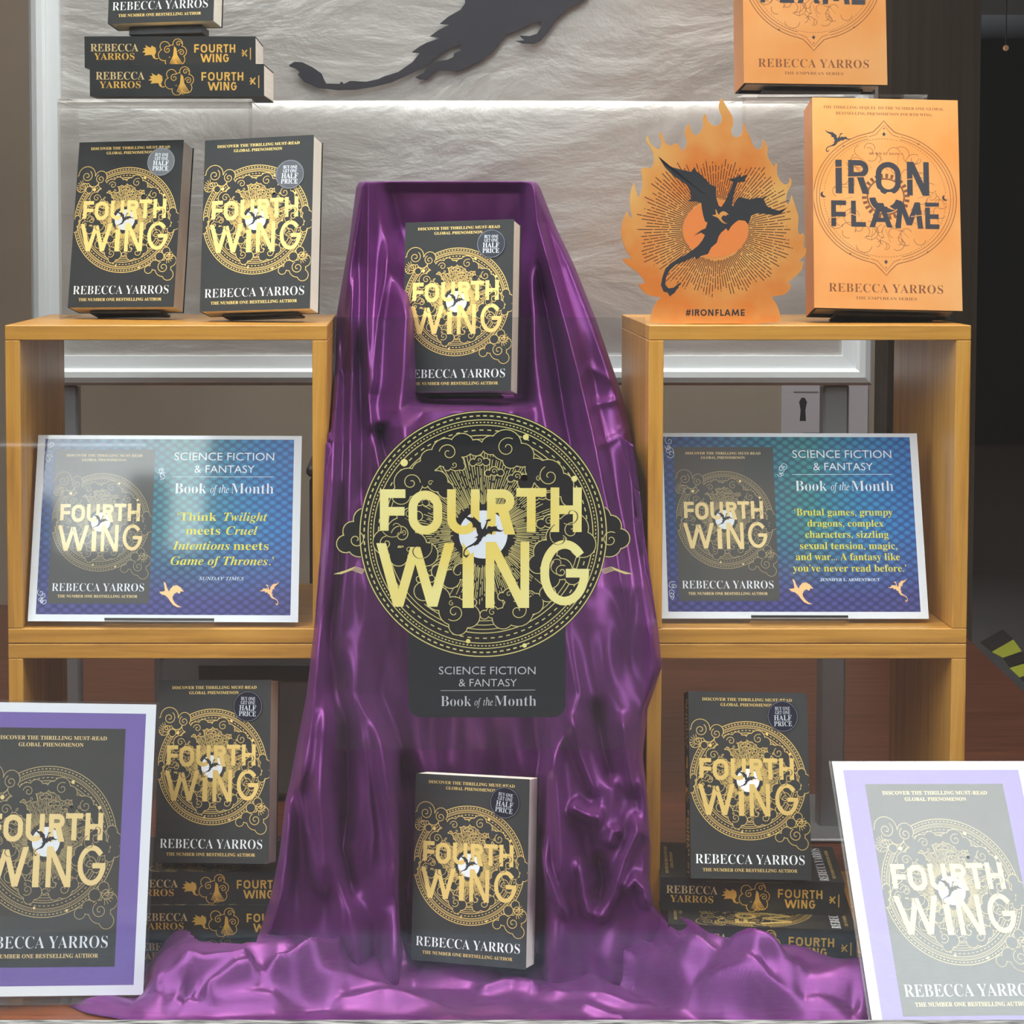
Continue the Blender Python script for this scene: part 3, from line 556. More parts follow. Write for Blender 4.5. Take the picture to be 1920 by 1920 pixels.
# ------------------------------------------------------------------ copper hardbacks
HW, HH, HT = .163, .242, .052
def hardback_meshes():
    j = MB(); e = .0006
    j.box((-e, -e, .0), (HW, 0, HH), 'copper'); j.box((-e, HT, 0), (HW, HT+e, HH), 'copper'); j.box((-e, 0, 0), (0, HT, HH), 'copper_spine')
    pr = Print(j, lambda x, y, l: (x/1000, -e-l, y/1000)); pr.clip = (.3, .3, 162.5, 241.6)
    pr.text('THE THRILLING SEQUEL TO THE NUMBER ONE GLOBAL', 11.7, 229.6, 147.3, 3.2, 'copper_ink', 1, 'serif', -.006)
    pr.text('BESTSELLING PHENOMENON FOURTH WING', 25.8, 222.6, 133.6, 3.2, 'copper_ink', 1, 'serif', -.006)
    cx, cy = 79.5, 127.2
    for r, w in ((79.5, .8), (76.2, .6), (73, .6)):
        for a0, a1 in ((-76, 76), (104, 256)): pr.ring(cx, cy, r, w, 'copper_ink', 1, 70, math.radians(a0), math.radians(a1), ry=r*.955)
    for sg in (1, -1):
        Yv = lambda v: cy+sg*v
        pr.stroke([(cx-19, Yv(73.6)), (cx-12, Yv(76)), (cx-5, Yv(83)), (cx, Yv(89)), (cx+5, Yv(83)), (cx+12, Yv(76)), (cx+19, Yv(73.6))], .85, 'copper_ink', 1)
        pr.stroke([(cx-17, Yv(70)), (cx-9, Yv(73)), (cx, Yv(84)), (cx+9, Yv(73)), (cx+17, Yv(70))], .55, 'copper_ink', 1)
        pr.poly([(cx, Yv(71)), (cx+2, Yv(73.4)), (cx, Yv(76)), (cx-2, Yv(73.4))], 'slate', 2); pr.disc(cx, Yv(80), .8, 'copper_ink', 2, 8)
    pr.dashes(cx, cy, 68, .5, 130, .5, 'copper_ink', 1)
    rnd = random.Random(5)
    for k in range(70):                                   # engraved cloud scallops
        a = rnd.uniform(0, 2*math.pi); r = rnd.uniform(38, 64); q = rnd.uniform(4, 9); a0 = rnd.uniform(0, 6.28)
        pr.ring(cx+r*math.cos(a), cy+r*.93*math.sin(a), q, .5, 'copper_ink', 1, 14, a0, a0+rnd.uniform(2, 3.6))
    for k in range(16):
        a = 2*math.pi*k/16; pr.segs([(cx+36*math.cos(a), cy+36*math.sin(a), cx+55*math.cos(a+.1), cy+52*math.sin(a+.1))], .3, 'copper_ink', 1)
    gx, gy = 80.4, 128.4
    pr.dashes(gx, gy, 24, 5.0, 26, .52, 'copper_ink', 2); pr.ring(gx, gy, 20.3, 2.0, 'copper_ink', 2, 50); pr.disc(gx, gy, 19.6, 'copper', 2.5, 40); pr.ring(gx, gy, 15, 7, 'slate', 3, 40, math.radians(185), math.radians(345))
    for ch, a, b, c, d in (('I', 24.6, 131.2, 31.8, 170), ('R', 38.8, 131.2, 61.5, 170), ('O', 69.6, 130.6, 97.4, 168.5), ('N', 104.4, 130.4, 129, 169.2), ('F', 19.3, 93.2, 36, 123), ('L', 41.5, 93.2, 57.8, 123), ('A', 61.6, 93, 87.4, 121), ('M', 90.6, 92.5, 121.5, 122.5), ('E', 123.9, 92.4, 139.4, 122.6)):
        pr.glyph(ch, a, b, c, d, 6.2 if ch in 'IRON' else 5.4, 'slate', 4)
    beast(pr, GLIDER, 67, 113, 94, 138, 'copper', 6)
    pr.segs([(24.2, 160.8, 32.2, 161.6), (38.4, 150, 62, 151.2), (19, 103, 25.4, 103.6), (41, 108, 47.5, 106), (104, 148.6, 111, 149.6), (123.5, 117.2, 140, 117.8), (108, 106, 120, 108)], .9, 'copper', 5)
    pr.text('BURN IT DOWN', 62.6, 176.8, 101, 2.4, 'copper_ink', 1, 'serif')
    beast(pr, BEAST, 13.2, 178.5, 42.8, 204.5, 'slate', 3)
    pr.disc(11, 129.5, 3.4, 'slate', 2, 14); pr.disc(13, 130.6, 3.0, 'copper', 3, 14); pr.disc(146.5, 128.4, 3.4, 'slate', 2, 14); pr.disc(148.4, 129.4, 3.0, 'copper', 3, 14)
    for u, v in ((118, 190), (40, 62), (34, 186), (126, 66)): pr.disc(u, v, .9, 'slate', 2, 8)
    pr.text('REBECCA YARROS', 15.8, 18.8, 142.1, 9.6, 'copper_ink', 1, 'serif', -.008, 1.05)
    pr.text('THE EMPYREAN SERIES', 45.4, 10.6, 112.7, 3.2, 'copper_ink', 1, 'serif', -.008)
    b = MB(); b.box((.0002, .0002, -.0006), (HW-.0004, .0026, HH+.0003), 'board'); b.box((.0002, HT-.0026, -.0006), (HW-.0004, HT-.0002, HH+.0003), 'board'); b.box((.0002, .0026, -.0006), (.0026, HT-.0026, HH+.0003), 'board')
    p = MB(); p.box((.0028, .0028, .0030), (HW-.0045, HT-.0028, HH-.003), 'hard_pages', .0006)
    return j.mesh('dust_jacket'), b.mesh('boards'), p.mesh('page_block')
DJ, BD, HP = hardback_meshes()
def hardback(mat, label):
    t = empty('hardback', mat, label, 'book', 'copper foil hardbacks')
    link('dust_jacket', DJ, t); tag(link('boards', BD, t), 'black board edges'); link('page_block', HP, t); return t
h1 = pose(.235, -.0122, .022, .4475, -.0493, .7392); hardback(h1, 'copper foil hardback standing on the right cube beside the flame cut-out')
stand(h1, HW, HT, .12, .004, 'black stand under the copper hardback on the right cube')
h2 = pose(.1554, .0473, .0101, .3764*1.03, .076, .9955) @ Matrix.Scale(1.03, 4); hardback(h2, 'upper copper foil hardback on the clear riser, top cut off by the frame')
stand(h2, HW, HT, .12, .004, 'black stand under the upper copper hardback on the clear riser')

# ------------------------------------------------------------------ clear acrylic risers
def riser(x0, x1, y0, y1, z0, z1, label):
    t = empty('acrylic_riser', Matrix.Translation(((x0+x1)/2, (y0+y1)/2, z0)), label, 'display riser', 'clear acrylic risers'); w, d, h, k = (x1-x0)/2, (y1-y0)/2, z1-z0, .004
    for nm, a, b in (('top_plate', (-w, -d, h-k), (w, d, h)), ('side_plate', (-w, -d, 0), (-w+k, d, h-k)), ('side_plate', (w-k, -d, 0), (w, d, h-k))):
        q = MB(); q.box(a, b, 'acrylic', .0006); q.obj(nm, t)
riser(-.408, -.183, .060, .188, BT, RZ, 'clear acrylic riser behind the two paperbacks on the left cube')
riser(.385, .600, .074, .188, BT, .9825, 'clear acrylic riser behind the copper hardback on the right cube')

# ------------------------------------------------------------------ printed signs and posters
def print_cover_at(pr, x, y, sx, sy, mats, lw):
    pr.ox, pr.oy, pr.sx, pr.sy = x, y, sx, sy; pr.rect(0, 0, 129, 198, mats['fill'], 0); pr.clip = (.4, .4, 128.6, 197.6)
    pr.base += 1; cover_art(pr, mats['gold'], mats['line'], mats['fill'], mats['white'], mats['ink'], mats['white'], lw); pr.base -= 1
    pr.clip = None; pr.ox = pr.oy = 0; pr.sx = pr.sy = 1
LAM = dict(gold='lam_gold', line='lam_line', fill='lam_cover', white='lam_white', ink='lam_ink')
def blue_sign(mat, quote, credit, label):
    mb = MB(); mb.box((0, 0, 0), (.297, .0009, .210), 'lam_white')
    pr = Print(mb, lambda x, y, l: (x/1000, -l, y/1000)); pr.base = 1
    pr.rect(8.4, 7.6, 288.4, 205.6, 'scales', 0); mb.uv[len(mb.f)-1] = [(0, 0), (1, 0), (1, .7), (0, .7)]
    mb.uv[len(mb.f)-1] = [(0, 0), (1, 0), (1, 1), (0, 1)]
    pr.base = 3
    for (x, y, s) in ((14, 190, 1), (14, 30, .8), (141, 167, .8)):            # pale engraved cloud curls behind the cover
        for k in range(5): curl(pr, x+random.uniform(-3, 4)*s, y+random.uniform(-11, 11)*s, random.uniform(3, 6)*s, .5, 'lam_pale', 0, 1.2, random.uniform(0, 6))
    print_cover_at(pr, 20.6, 19.6, 112/129, 174.2/198, LAM, .5)
    T = lambda b, x0, y, x1, c, m='lam_white', st='sans', w=0.0: pr.text(b, x0, y, x1, c, m, 2, st, w)
    T('SCIENCE FICTION', 154.4, 181.5, 266.4, 8.8, w=-.004); T('& FANTASY', 177.4, 167.3, 244.6, 8.4, w=-.004); pr.segs([(152.7, 162.4, 265.8, 162.8)], .5, 'lam_pale', 2)
    T('Book', 156, 143.6, 191.6, 11.8, 'lam_white', 'serif', -.014); T('of', 196, 144.4, 203.4, 8.4, 'lam_pale', 'italic'); T('the', 205.8, 144.4, 216.8, 8.4, 'lam_pale', 'italic'); T('Month', 219, 143.6, 266.6, 11.8, 'lam_white', 'serif', -.014)
    for row in quote: T(*row[:5], 'lam_yellow', row[5], -.004)
    T(*credit, 'lam_pale', 'italic' if 'SUNDAY' in credit[0] else 'serif', 0)
    beast(pr, GLIDER, 142.5, 15.5, 171.4, 45, 'lam_peach', 2); beast(pr, BEAST, 253.8, 18.6, 275.4, 45, 'lam_peach', 2, True)
    o = mb.obj('quote_sign', mat=mat); return tag(o, label, 'sign', 'blue quote signs')
Q1 = [('\u2018Think', 160, 112.6, 204, 9.4, 'bold'), ('Twilight', 212, 112.6, 260.4, 9.4, 'bolditalic'), ('meets', 170.2, 97, 208.4, 9.4, 'bold'), ('Cruel', 215, 97, 250, 9.4, 'bolditalic'),
      ('Intentions', 156.2, 80, 219.6, 9.4, 'bolditalic'), ('meets', 223.6, 80, 262.6, 9.4, 'bold'), ('Game of Thrones.\u2019', 154.6, 63, 268.8, 9.4, 'bolditalic')]
Q2 = [('\u2018Brutal games, grumpy', 153.6, 115.6, 264, 7.9, 'bold'), ('dragons, complex', 167.5, 103, 252.8, 7.9, 'bold'), ('characters, sizzling', 164.5, 90.4, 257.8, 7.9, 'bold'),
      ('sexual tension, magic,', 158, 77.6, 266.6, 7.9, 'bold'), ('and war... A fantasy like', 152.7, 65.2, 269, 7.9, 'bold'), ('you\u2019ve never read before.\u2019', 148.9, 52.4, 275.4, 7.9, 'bold')]
SL = (.3368, -.0070, .0030, -.4205, -.0884, .3965); SR = (.3159, .0105, .0030, .2769, -.0716, .3962)
blue_sign(pose(*SL), Q1, ('SUNDAY TIMES', 186.7, 46.2, 236.2, 3.6), 'blue landscape quote sign in the upper left cube, catching a pale reflection')
blue_sign(pose(*SR), Q2, ('JENNIFER L. ARMENTROUT', 178.6, 41.8, 245, 3.2), 'blue landscape quote sign in the upper right cube')
def sign_stand(p, x0, x1, label):
    mt = pose(*p); e = empty('sign_stand', mt, label, 'stand', 'clear sign stands'); g = .0012
    q = MB(); q.box((x0, -.012, -.0042), (x1, .006, -g*.4), 'acrylic', .0006); q.obj('ledge', e)
    q = MB(); q.box((x0, -.012, -.0003), (x1, -.0100, .0022), 'black_plastic'); q.obj('front_lip', e)
    q = MB(); q.box((x0+.02, .0014, -.0003), (x1-.02, .0036, .14), 'acrylic', .0006); q.obj('back_plate', e)
sign_stand(SL, .086, .206, 'clear stand under the blue sign in the left cube'); sign_stand(SR, .098, .205, 'clear stand under the blue sign in the right cube')
def poster(mat, w, h, label):
    mb = MB(); mb.box((0, 0, 0), (w, .0012, h), 'lam_white'); pr = Print(mb, lambda x, y, l: (x*w/.21/1000, -l, y*h/.297/1000)); pr.base = 1
    pr.rect(10.2, 10.2, 199.8, 287.4, 'lam_purple', 0); pr.base = 3
    print_cover_at(pr, 31.5, 29, 148/129, 242.6/198, LAM, .55)
    return tag(mb.obj('cover_poster', mat=mat), label, 'poster', 'purple bordered cover posters')
k = 1.023; pl = (.1062, .2032, .0612, -.4816*k, -2.33+(2.33-.2863)*k, .826-(.826-.0503)*k)
poster(pose(*pl), .21*k, .297*k, 'purple-bordered poster with black cover, standing at lower left')
pr_ = (.6613, .0819, .0213, .4543, -.3610, .0297); poster(pose(*pr_), .21, .297, 'washed-out purple-bordered poster leaning far back at lower right')
def holder(p, w, h, label):
    mt = pose(*p); e = empty('sign_holder', mt, label, 'sign holder', 'clear sign holders')
    q = MB(); q.box((-.003, .0022, -.004), (w+.004, .0044, h+.002), 'acrylic', .0006); q.obj('back_plate', e)
    q = MB(); q.box((-.003, -.014, -.0058), (w+.004, .010, -.0042), 'acrylic', .0004); q.obj('foot', e)
holder(pl, .21*k, .297*k, 'clear acrylic holder behind the lower left poster'); holder(pr_, .21, .297, 'clear acrylic holder behind the leaning lower right poster')

# ------------------------------------------------------------------ flame cut-out
FL = [(285,1848),(290,1790),(310,1720),(345,1660),(375,1635),(310,1630),(250,1610),(215,1575),(187,1528),(215,1530),(250,1522),(200,1450),(130,1400),(85,1365),(58,1325),(100,1330),(140,1325),(95,1270),(70,1210),(50,1140),(52,1070),(70,1000),(100,945),(110,985),(140,1010),(125,930),(118,850),(130,780),(155,715),(165,770),(190,850),(215,780),(222,700),(205,610),(240,600),(290,605),(312,560),(310,500),(285,440),(250,400),(248,360),(262,345),(275,400),(320,445),(360,460),(372,400),(352,345),(362,305),(378,345),(395,400),(440,430),(490,400),(520,440),(545,475),(570,430),(575,380),(555,325),(570,270),(590,245),(600,290),(615,330),(650,345),(690,310),(705,255),(700,200),(718,165),(735,215),(770,262),(815,270),(850,240),(855,195),(830,140),(828,95),(850,40),(870,80),(910,150),(940,200),(945,260),(925,300),(935,350),(975,362),(1010,340),(1022,290),(1020,245),(1035,250),(1045,300),(1075,350),(1090,390),(1110,440),(1150,460),(1180,430),(1180,375),(1200,395),(1220,440),(1212,500),(1240,550),(1275,600),(1285,565),(1300,570),(1290,640),(1320,710),(1360,740),(1395,720),(1395,680),(1412,700),(1410,740),(1375,800),(1365,870),(1385,900),(1405,860),(1412,815),(1425,860),(1450,930),(1470,1000),(1460,1100),(1480,1140),(1510,1120),(1515,1180),(1505,1240),(1535,1240),(1525,1300),(1465,1355),(1510,1350),(1500,1410),(1460,1460),(1370,1530),(1415,1525),(1400,1580),(1350,1620),(1250,1630),(1290,1680),(1320,1750),(1330,1848)]
def flame():
    K = 1/(4.2676*1.709)                                   # drawing units to millimetres
    mm = lambda pts: [((x-808)*K, (1848-y)*K) for x, y in pts]
    t = empty('flame_cutout', Matrix.Translation((.3345, -.072, BT+.0006)) @ Matrix.Rotation(-.03, 4, 'X'), 'orange flame-shaped card cut-out with black dragon, on the right cube', 'cut-out sign')
    c = MB(); c.prism([(x/1000, z/1000) for x, z in smooth_poly(mm(FL))], 0, .0022, 'flame')
    pr = Print(c, lambda x, y, l: (x/1000, -l, y/1000)); pr.base = 1
    cx, cy = mm([(805, 1095)])[0]; rnd = random.Random(11); ls = []
    for k in range(132):
        a = 2*math.pi*k/132; r = 33*rnd.uniform(1.0, 1.06); e = (88 if abs(math.cos(a)) > .45 else 80)*rnd.uniform(.84, 1.0)
        if math.sin(a) < -.5: e *= .93
        while r < e:
            l = rnd.uniform(3, 20); q = min(r+l, e); ls.append((cx+r*math.cos(a), cy+r*math.sin(a)*1.0, cx+q*math.cos(a), cy+q*math.sin(a))); r = q+rnd.uniform(.8, 2.2)
    pr.segs(ls, .95, 'flame_ink', 0)
    pr.disc(cx, cy, 36.2, 'flame_dark', 1, 48, ry=30.4)
    pr.poly(mm(DRG), 'ink', 2)
    beast(pr, GLIDER, *[v for v in (mm([(775, 1050)])[0]+mm([(915, 930)])[0])], 'flame', 3)
    bx = mm([(568, 1785)])[0]; u = (mm([(1058, 1785)])[0][0]-bx[0])/10.0; hh = 7.2
    pr.segs([(bx[0]+.18*u, bx[1], bx[0]+.38*u, bx[1]+hh), (bx[0]+.50*u, bx[1], bx[0]+.70*u, bx[1]+hh), (bx[0]+.02*u, bx[1]+hh*.32, bx[0]+.8*u, bx[1]+hh*.32), (bx[0]+.08*u, bx[1]+hh*.68, bx[0]+.86*u, bx[1]+hh*.68)], 1.2, 'ink', 2)
    for ch, p0, p1 in (('I', 1.05, 1.26), ('R', 1.5, 2.25), ('O', 2.42, 3.45), ('N', 3.68, 4.55), ('F', 4.85, 5.4), ('L', 5.65, 6.25), ('A', 6.32, 7.35), ('M', 7.5, 8.75), ('E', 9.0, 9.65)): pr.glyph(ch, bx[0]+p0*u, bx[1], bx[0]+p1*u, bx[1]+hh, 1.45, 'ink', 2)
    c.obj('card', t)
    q = MB(); q.add([(-.03, .0026, .0), (.03, .0026, .0), (.03, .062, .0), (-.03, .062, .0), (-.02, .0026, .12), (.02, .0026, .12)], [(0, 1, 2, 3), (0, 4, 5, 1), (1, 5, 2), (0, 3, 4), (3, 2, 5, 4)], 'paper'); q.obj('rear_strut', t)
flame()

# ------------------------------------------------------------------ silver backed poster stand behind
def poster_stand():
    Y = .42; t = empty('poster_stand', Matrix.Translation((.055, Y, FZ)), 'aluminium poster frame on posts behind the display', 'poster stand')
    w0, w1, zb, zt = -.505-.055, .616-.055, .618-FZ, 1.45-FZ
    prof = [(0, .008), (0, -.006), (.004, -.0125), (.011, -.0155), (.0185, -.015), (.0225, -.012), (.0228, -.008), (.0395, -.0065), (.0395, .008)]   # (inward, y)
    def bar(p0, p1, inw, m0, m1):
        """one snap-frame profile from p0 to p1 with 45 degree mitres"""
        q = MB(); d = np.array([p1[0]-p0[0], p1[1]-p0[1]]); d = d/np.linalg.norm(d); vs = []
        for (i, y) in prof: vs.append((p0[0]+inw[0]*i+d[0]*i*m0, y, p0[1]+inw[1]*i+d[1]*i*m0))
        for (i, y) in prof: vs.append((p1[0]+inw[0]*i-d[0]*i*m1, y, p1[1]+inw[1]*i-d[1]*i*m1))
        n = len(prof); q.add(vs, [(i, (i+1) % n, (i+1) % n+n, i+n) for i in range(n)]+[tuple(range(n)), tuple(range(2*n-1, n-1, -1))], 'alu'); q.obj('frame_rail', t)
    bar((w0, zb), (w1, zb), (0, 1), 1, 1); bar((w0, zb), (w0, zt), (1, 0), 1, 1); bar((w1, zb), (w1, zt), (-1, 0), 1, 1); bar((w0, zt), (w1, zt), (0, -1), 1, 1)
    for x in (-.480-.055, .553-.055):
        q = MB(); q.box((x, .0, 0.0), (x+.034, .03, zb), 'alu_dull', .003); q.obj('post', t)
        q = MB(); q.box((x-.03, -.06, 0.0), (x+.064, .16, .006), 'alu_dull', .002); q.obj('foot', t)
    q = MB(); q.box((w0+.01, .009, zb+.005), (w1-.01, .013, zt-.005), 'alu_dull'); q.obj('back_panel', t)
    # two crinkled silver sheets, the upper one lapping over the lower
    def sheet(z0, z1, y, nm, lip, amp):
        nx, nz = 140, 90; xs = np.linspace(w0+.036, w1-.036, nx); zs = np.linspace(z0, z1, nz); X, Z = np.meshgrid(xs, zs); Yv = np.full(X.shape, y); r = np.random.default_rng(4)
        for _ in range(26):
            a = r.uniform(-.5, .5); fx, fz = math.sin(a), math.cos(a); ph = r.uniform(0, 6); k = r.uniform(10, 42); Yv += amp*r.uniform(.2, 1)*np.sin((X*fx+Z*fz)*k+ph+1.5*np.sin(X*r.uniform(3, 9)+ph))/math.sqrt(k)
        if lip: Yv += lip*np.exp(-(z1-Z)/.012)
        vs = np.stack([X, Yv, Z], -1).reshape(-1, 3); fs = [(j*nx+i, j*nx+i+1, (j+1)*nx+i+1, (j+1)*nx+i) for j in range(nz-1) for i in range(nx-1)]
        q = MB(); q.add(vs, fs, 'silver'); return q
    lo = sheet(zb+.036, .997-FZ, .0015, 'silver_sheet', .0045, .0012).obj('silver_sheet', t, True)
    hi = sheet(.985-FZ, zt-.036, .0062, 'silver_sheet', 0, .0004).obj('silver_sheet', t, True)
    U = [(65,368),(95,348),(140,350),(200,380),(250,415),(262,445),(275,470),(350,472),(360,458),(375,472),(410,455),(500,460),(570,445),(600,430),(680,405),(760,350),(800,300),(755,295),(800,262),(840,240),(915,215),(858,205),(905,170),(965,140),(912,135),(960,95),(1030,55),(1055,20),(1060,-40),(1090,-150),(980,-240),(900,-420),(740,-700),(900,-690),(1060,-640),(1210,-500),(1310,-330),(1420,-450),(1560,-580),(1640,-680),(1760,-720),(1920,-650),(1790,-610),(1710,-540),(1650,-390),(1640,-300),(1800,-380),(2000,-420),(2250,-360),(2080,-300),(2000,-220),(1880,-180),(1780,-90),(1760,-30),(1700,20),(1640,50),(1570,110),(1530,170),(1480,230),(1440,248),(1380,245),(1335,230),(1390,228),(1360,200),(1420,203),(1460,190),(1485,150),(1480,122),(1440,130),(1380,160),(1330,182),(1290,192),(1260,230),(1215,290),(1150,340),(1080,375),(1010,405),(960,398),(910,400),(870,420),(840,450),(800,448),(775,435),(820,410),(850,370),(900,345),(960,335),(990,320),(995,300),(1030,285),(1028,250),(980,270),(930,300),(870,345),(800,390),(720,430),(640,465),(540,490),(440,505),(340,508),(230,495),(150,460),(115,420),(125,405),(100,385),(70,375)]
    p3 = atY(np.array([520+x/3 for x, y in U]), np.array([y/3 for x, y in U]), Y)
    q = MB(); q.prism([(p[0]-.055, p[2]-FZ) for p in p3][::-1], -.0012, -.0004, 'slate'); tag(q.obj('dragon_silhouette', t), 'black winged dragon silhouette')
poster_stand()

# ------------------------------------------------------------------ purple satin drape
def lerp(y, tab):
    t = np.array(tab, float); return np.interp(y, t[:, 0], t[:, 1])
def seg_dist(X, Y, pts):
    d = np.full(X.shape, 1e9); tt = np.zeros(X.shape); n = len(pts)-1
    for i in range(n):
        (x0, y0), (x1, y1) = pts[i], pts[i+1]; dx, dy = x1-x0, y1-y0; u = np.clip(((X-x0)*dx+(Y-y0)*dy)/(dx*dx+dy*dy), 0, 1)
        e = np.hypot(X-x0-u*dx, Y-y0-u*dy); k = e < d; d = np.where(k, e, d); tt = np.where(k, (i+u)/n, tt)
    return d, tt
def ridges(X, Y, lst):
    H = np.zeros(X.shape)
    for pts, amp, sg in lst:
        d, t = seg_dist(X, Y, pts); fade = np.clip(np.minimum(t, 1-t)*5, 0, 1); fade = fade*fade*(3-2*fade)
        q = d/sg; H += amp*fade*(.45*np.exp(-q*q*.5)+.55*np.exp(-np.sqrt(q*q+.06)*1.15+.28))
    return H
WALL = [  # fold lines of the hanging part: (points, height m, half width)
    ([(680,120),(680,230),(680,345),(662,450),(648,560),(640,640)], .022, 9), ([(692,120),(692,230),(692,345),(690,480),(688,600),(690,740),(697,800),(715,900),(735,960)], .030, 9),
    ([(668,480),(660,580),(650,650),(637,720),(628,800)], .016, 7), ([(660,480),(660,600),(661,700),(658,800),(658,880),(654,1000),(640,1150),(625,1300)], .022, 9),
    ([(640,600),(632,740),(627,850),(620,950),(610,1080),(600,1180),(590,1300),(572,1450),(560,1500)], .022, 10),
    ([(730,430),(722,520),(708,600),(701,690),(699,770)], .020, 8), ([(768,420),(768,520),(760,620),(756,700),(750,770),(756,830),(766,880),(780,960)], .072, 25),
    ([(640,480),(640,600),(642,740),(640,900),(632,1100),(615,1250)], -.030, 9), ([(674,600),(676,740),(676,850),(672,1000)], -.028, 9), ([(705,790),(722,850),(745,900)], -.03, 12),
    ([(1000,120),(1000,230),(1000,350),(1008,420),(1036,520),(1066,630),(1085,700),(1107,792),(1124,876),(1150,1000),(1170,1120),(1180,1250)], .036, 10),
    ([(988,440),(992,540),(1000,640),(1012,740),(1035,860),(1060,960)], .026, 18), ([(1003,470),(1020,560),(1038,650),(1052,740),(1072,850),(1095,980)], -.034, 12),
    ([(1016,120),(1016,230),(1016,360),(1060,470),(1100,580),(1140,690),(1165,790)], .012, 14), ([(1165,790),(1185,900),(1190,1000),(1215,1150),(1228,1250)], .014, 12),
    ([(1090,620),(1130,800),(1160,950),(1190,1120)], -.010, 16), ([(1100,560),(1140,600)], .004, 8), ([(1090,680),(1160,720)], .004, 7), ([(1110,760),(1180,745)], .005, 8), ([(1120,840),(1190,800)], .004, 7),
    ([(800,770),(795,900),(780,1100),(770,1300)], .014, 14), ([(860,770),(858,950),(850,1200),(846,1400)], .012, 16), ([(920,770),(925,950),(930,1200),(935,1400)], .012, 16), ([(980,760),(985,900),(1000,1150),(1010,1320)], .016, 14), ([(1015,900),(1040,1100),(1060,1300),(1075,1420)], .016, 14),
    # lower part
    ([(533,1490),(541,1530),(537,1600),(527,1680),(508,1740),(485,1780)], .026, 8), ([(612,1280),(604,1400),(598,1500),(604,1600),(612,1690)], .034, 15), ([(575,1380),(562,1480),(575,1560),(598,1650),(620,1700)], .016, 8),
    ([(650,1300),(652,1420),(655,1500),(642,1590),(655,1650),(668,1710)], -.034, 11), ([(690,1290),(714,1400),(726,1480),(740,1550),(743,1620),(730,1700)], .030, 12), ([(676,1350),(690,1450),(700,1560),(690,1650)], .010, 8),
    ([(760,1400),(770,1550),(765,1700)], -.02, 16), ([(1025,1300),(1035,1400),(1046,1500),(1051,1600),(1050,1700)], .030, 11), ([(1070,1330),(1090,1420),(1120,1500)], .018, 9), ([(1062,1508),(1100,1528),(1134,1536)], .030, 12),
    ([(1110,1300),(1130,1400),(1150,1480)], -.02, 10), ([(1165,1330),(1175,1420),(1190,1500)], .022, 9), ([(1188,1515),(1195,1560),(1172,1610),(1150,1680),(1130,1715),(1112,1730)], .030, 8), ([(1120,1590),(1130,1650),(1120,1700)], -.02, 10),
    ([(1140,1590),(1150,1560),(1170,1555)], .018, 9), ([(1205,1440),(1214,1520),(1216,1590)], .020, 8), ([(1165,1680),(1190,1650),(1210,1670),(1214,1710)], .026, 10), ([(1005,1510),(1008,1560),(1020,1620),(1046,1690),(1066,1730)], .034, 7), ([(1085,1600),(1095,1680),(1108,1730)], .016, 8)]
POOL = [  # folds of the part lying on the floor
    ([(656,1765),(630,1790),(590,1805),(540,1815),(480,1828)], .026, 8), ([(672,1738),(690,1732),(710,1742),(740,1770),(778,1806)], .026, 9), ([(480,1778),(440,1800),(380,1806),(320,1800)], .018, 9), ([(500,1812),(440,1835),(400,1856),(380,1878)], .022, 9),
    ([(290,1846),(300,1825),(345,1818),(380,1840)], .016, 8), ([(300,1868),(400,1880),(560,1878)], .008, 8), ([(360,1856),(345,1836)], -.012, 10), ([(560,1840),(650,1835),(760,1850)], .014, 12), ([(600,1870),(720,1868),(860,1880)], .010, 12),
    ([(1046,1700),(1070,1735),(1130,1782),(1200,1812),(1300,1850),(1400,1872),(1480,1898)], .026, 7), ([(1100,1745),(1180,1775),(1260,1800),(1330,1822)], .020, 8), ([(1150,1735),(1230,1752),(1290,1786),(1360,1825),(1440,1870),(1520,1885)], .024, 10),
    ([(1230,1700),(1270,1740),(1330,1770),(1420,1800),(1500,1820)], .022, 12), ([(1350,1790),(1420,1790),(1520,1806)], .014, 9), ([(1420,1830),(1460,1810),(1500,1790)], -.010, 8), ([(1090,1770),(1160,1810),(1260,1845),(1340,1866)], -.02, 9), ([(1480,1850),(1560,1840),(1620,1855)], -.012, 12),
    ([(1000,1850),(1120,1868),(1260,1885)], .012, 12), ([(880,1846),(960,1838),(1020,1850)], .010, 10), ([(1080,1880),(1180,1893)], .006, 8), ([(760,1830),(800,1838),(900,1842)], -.006, 12)]
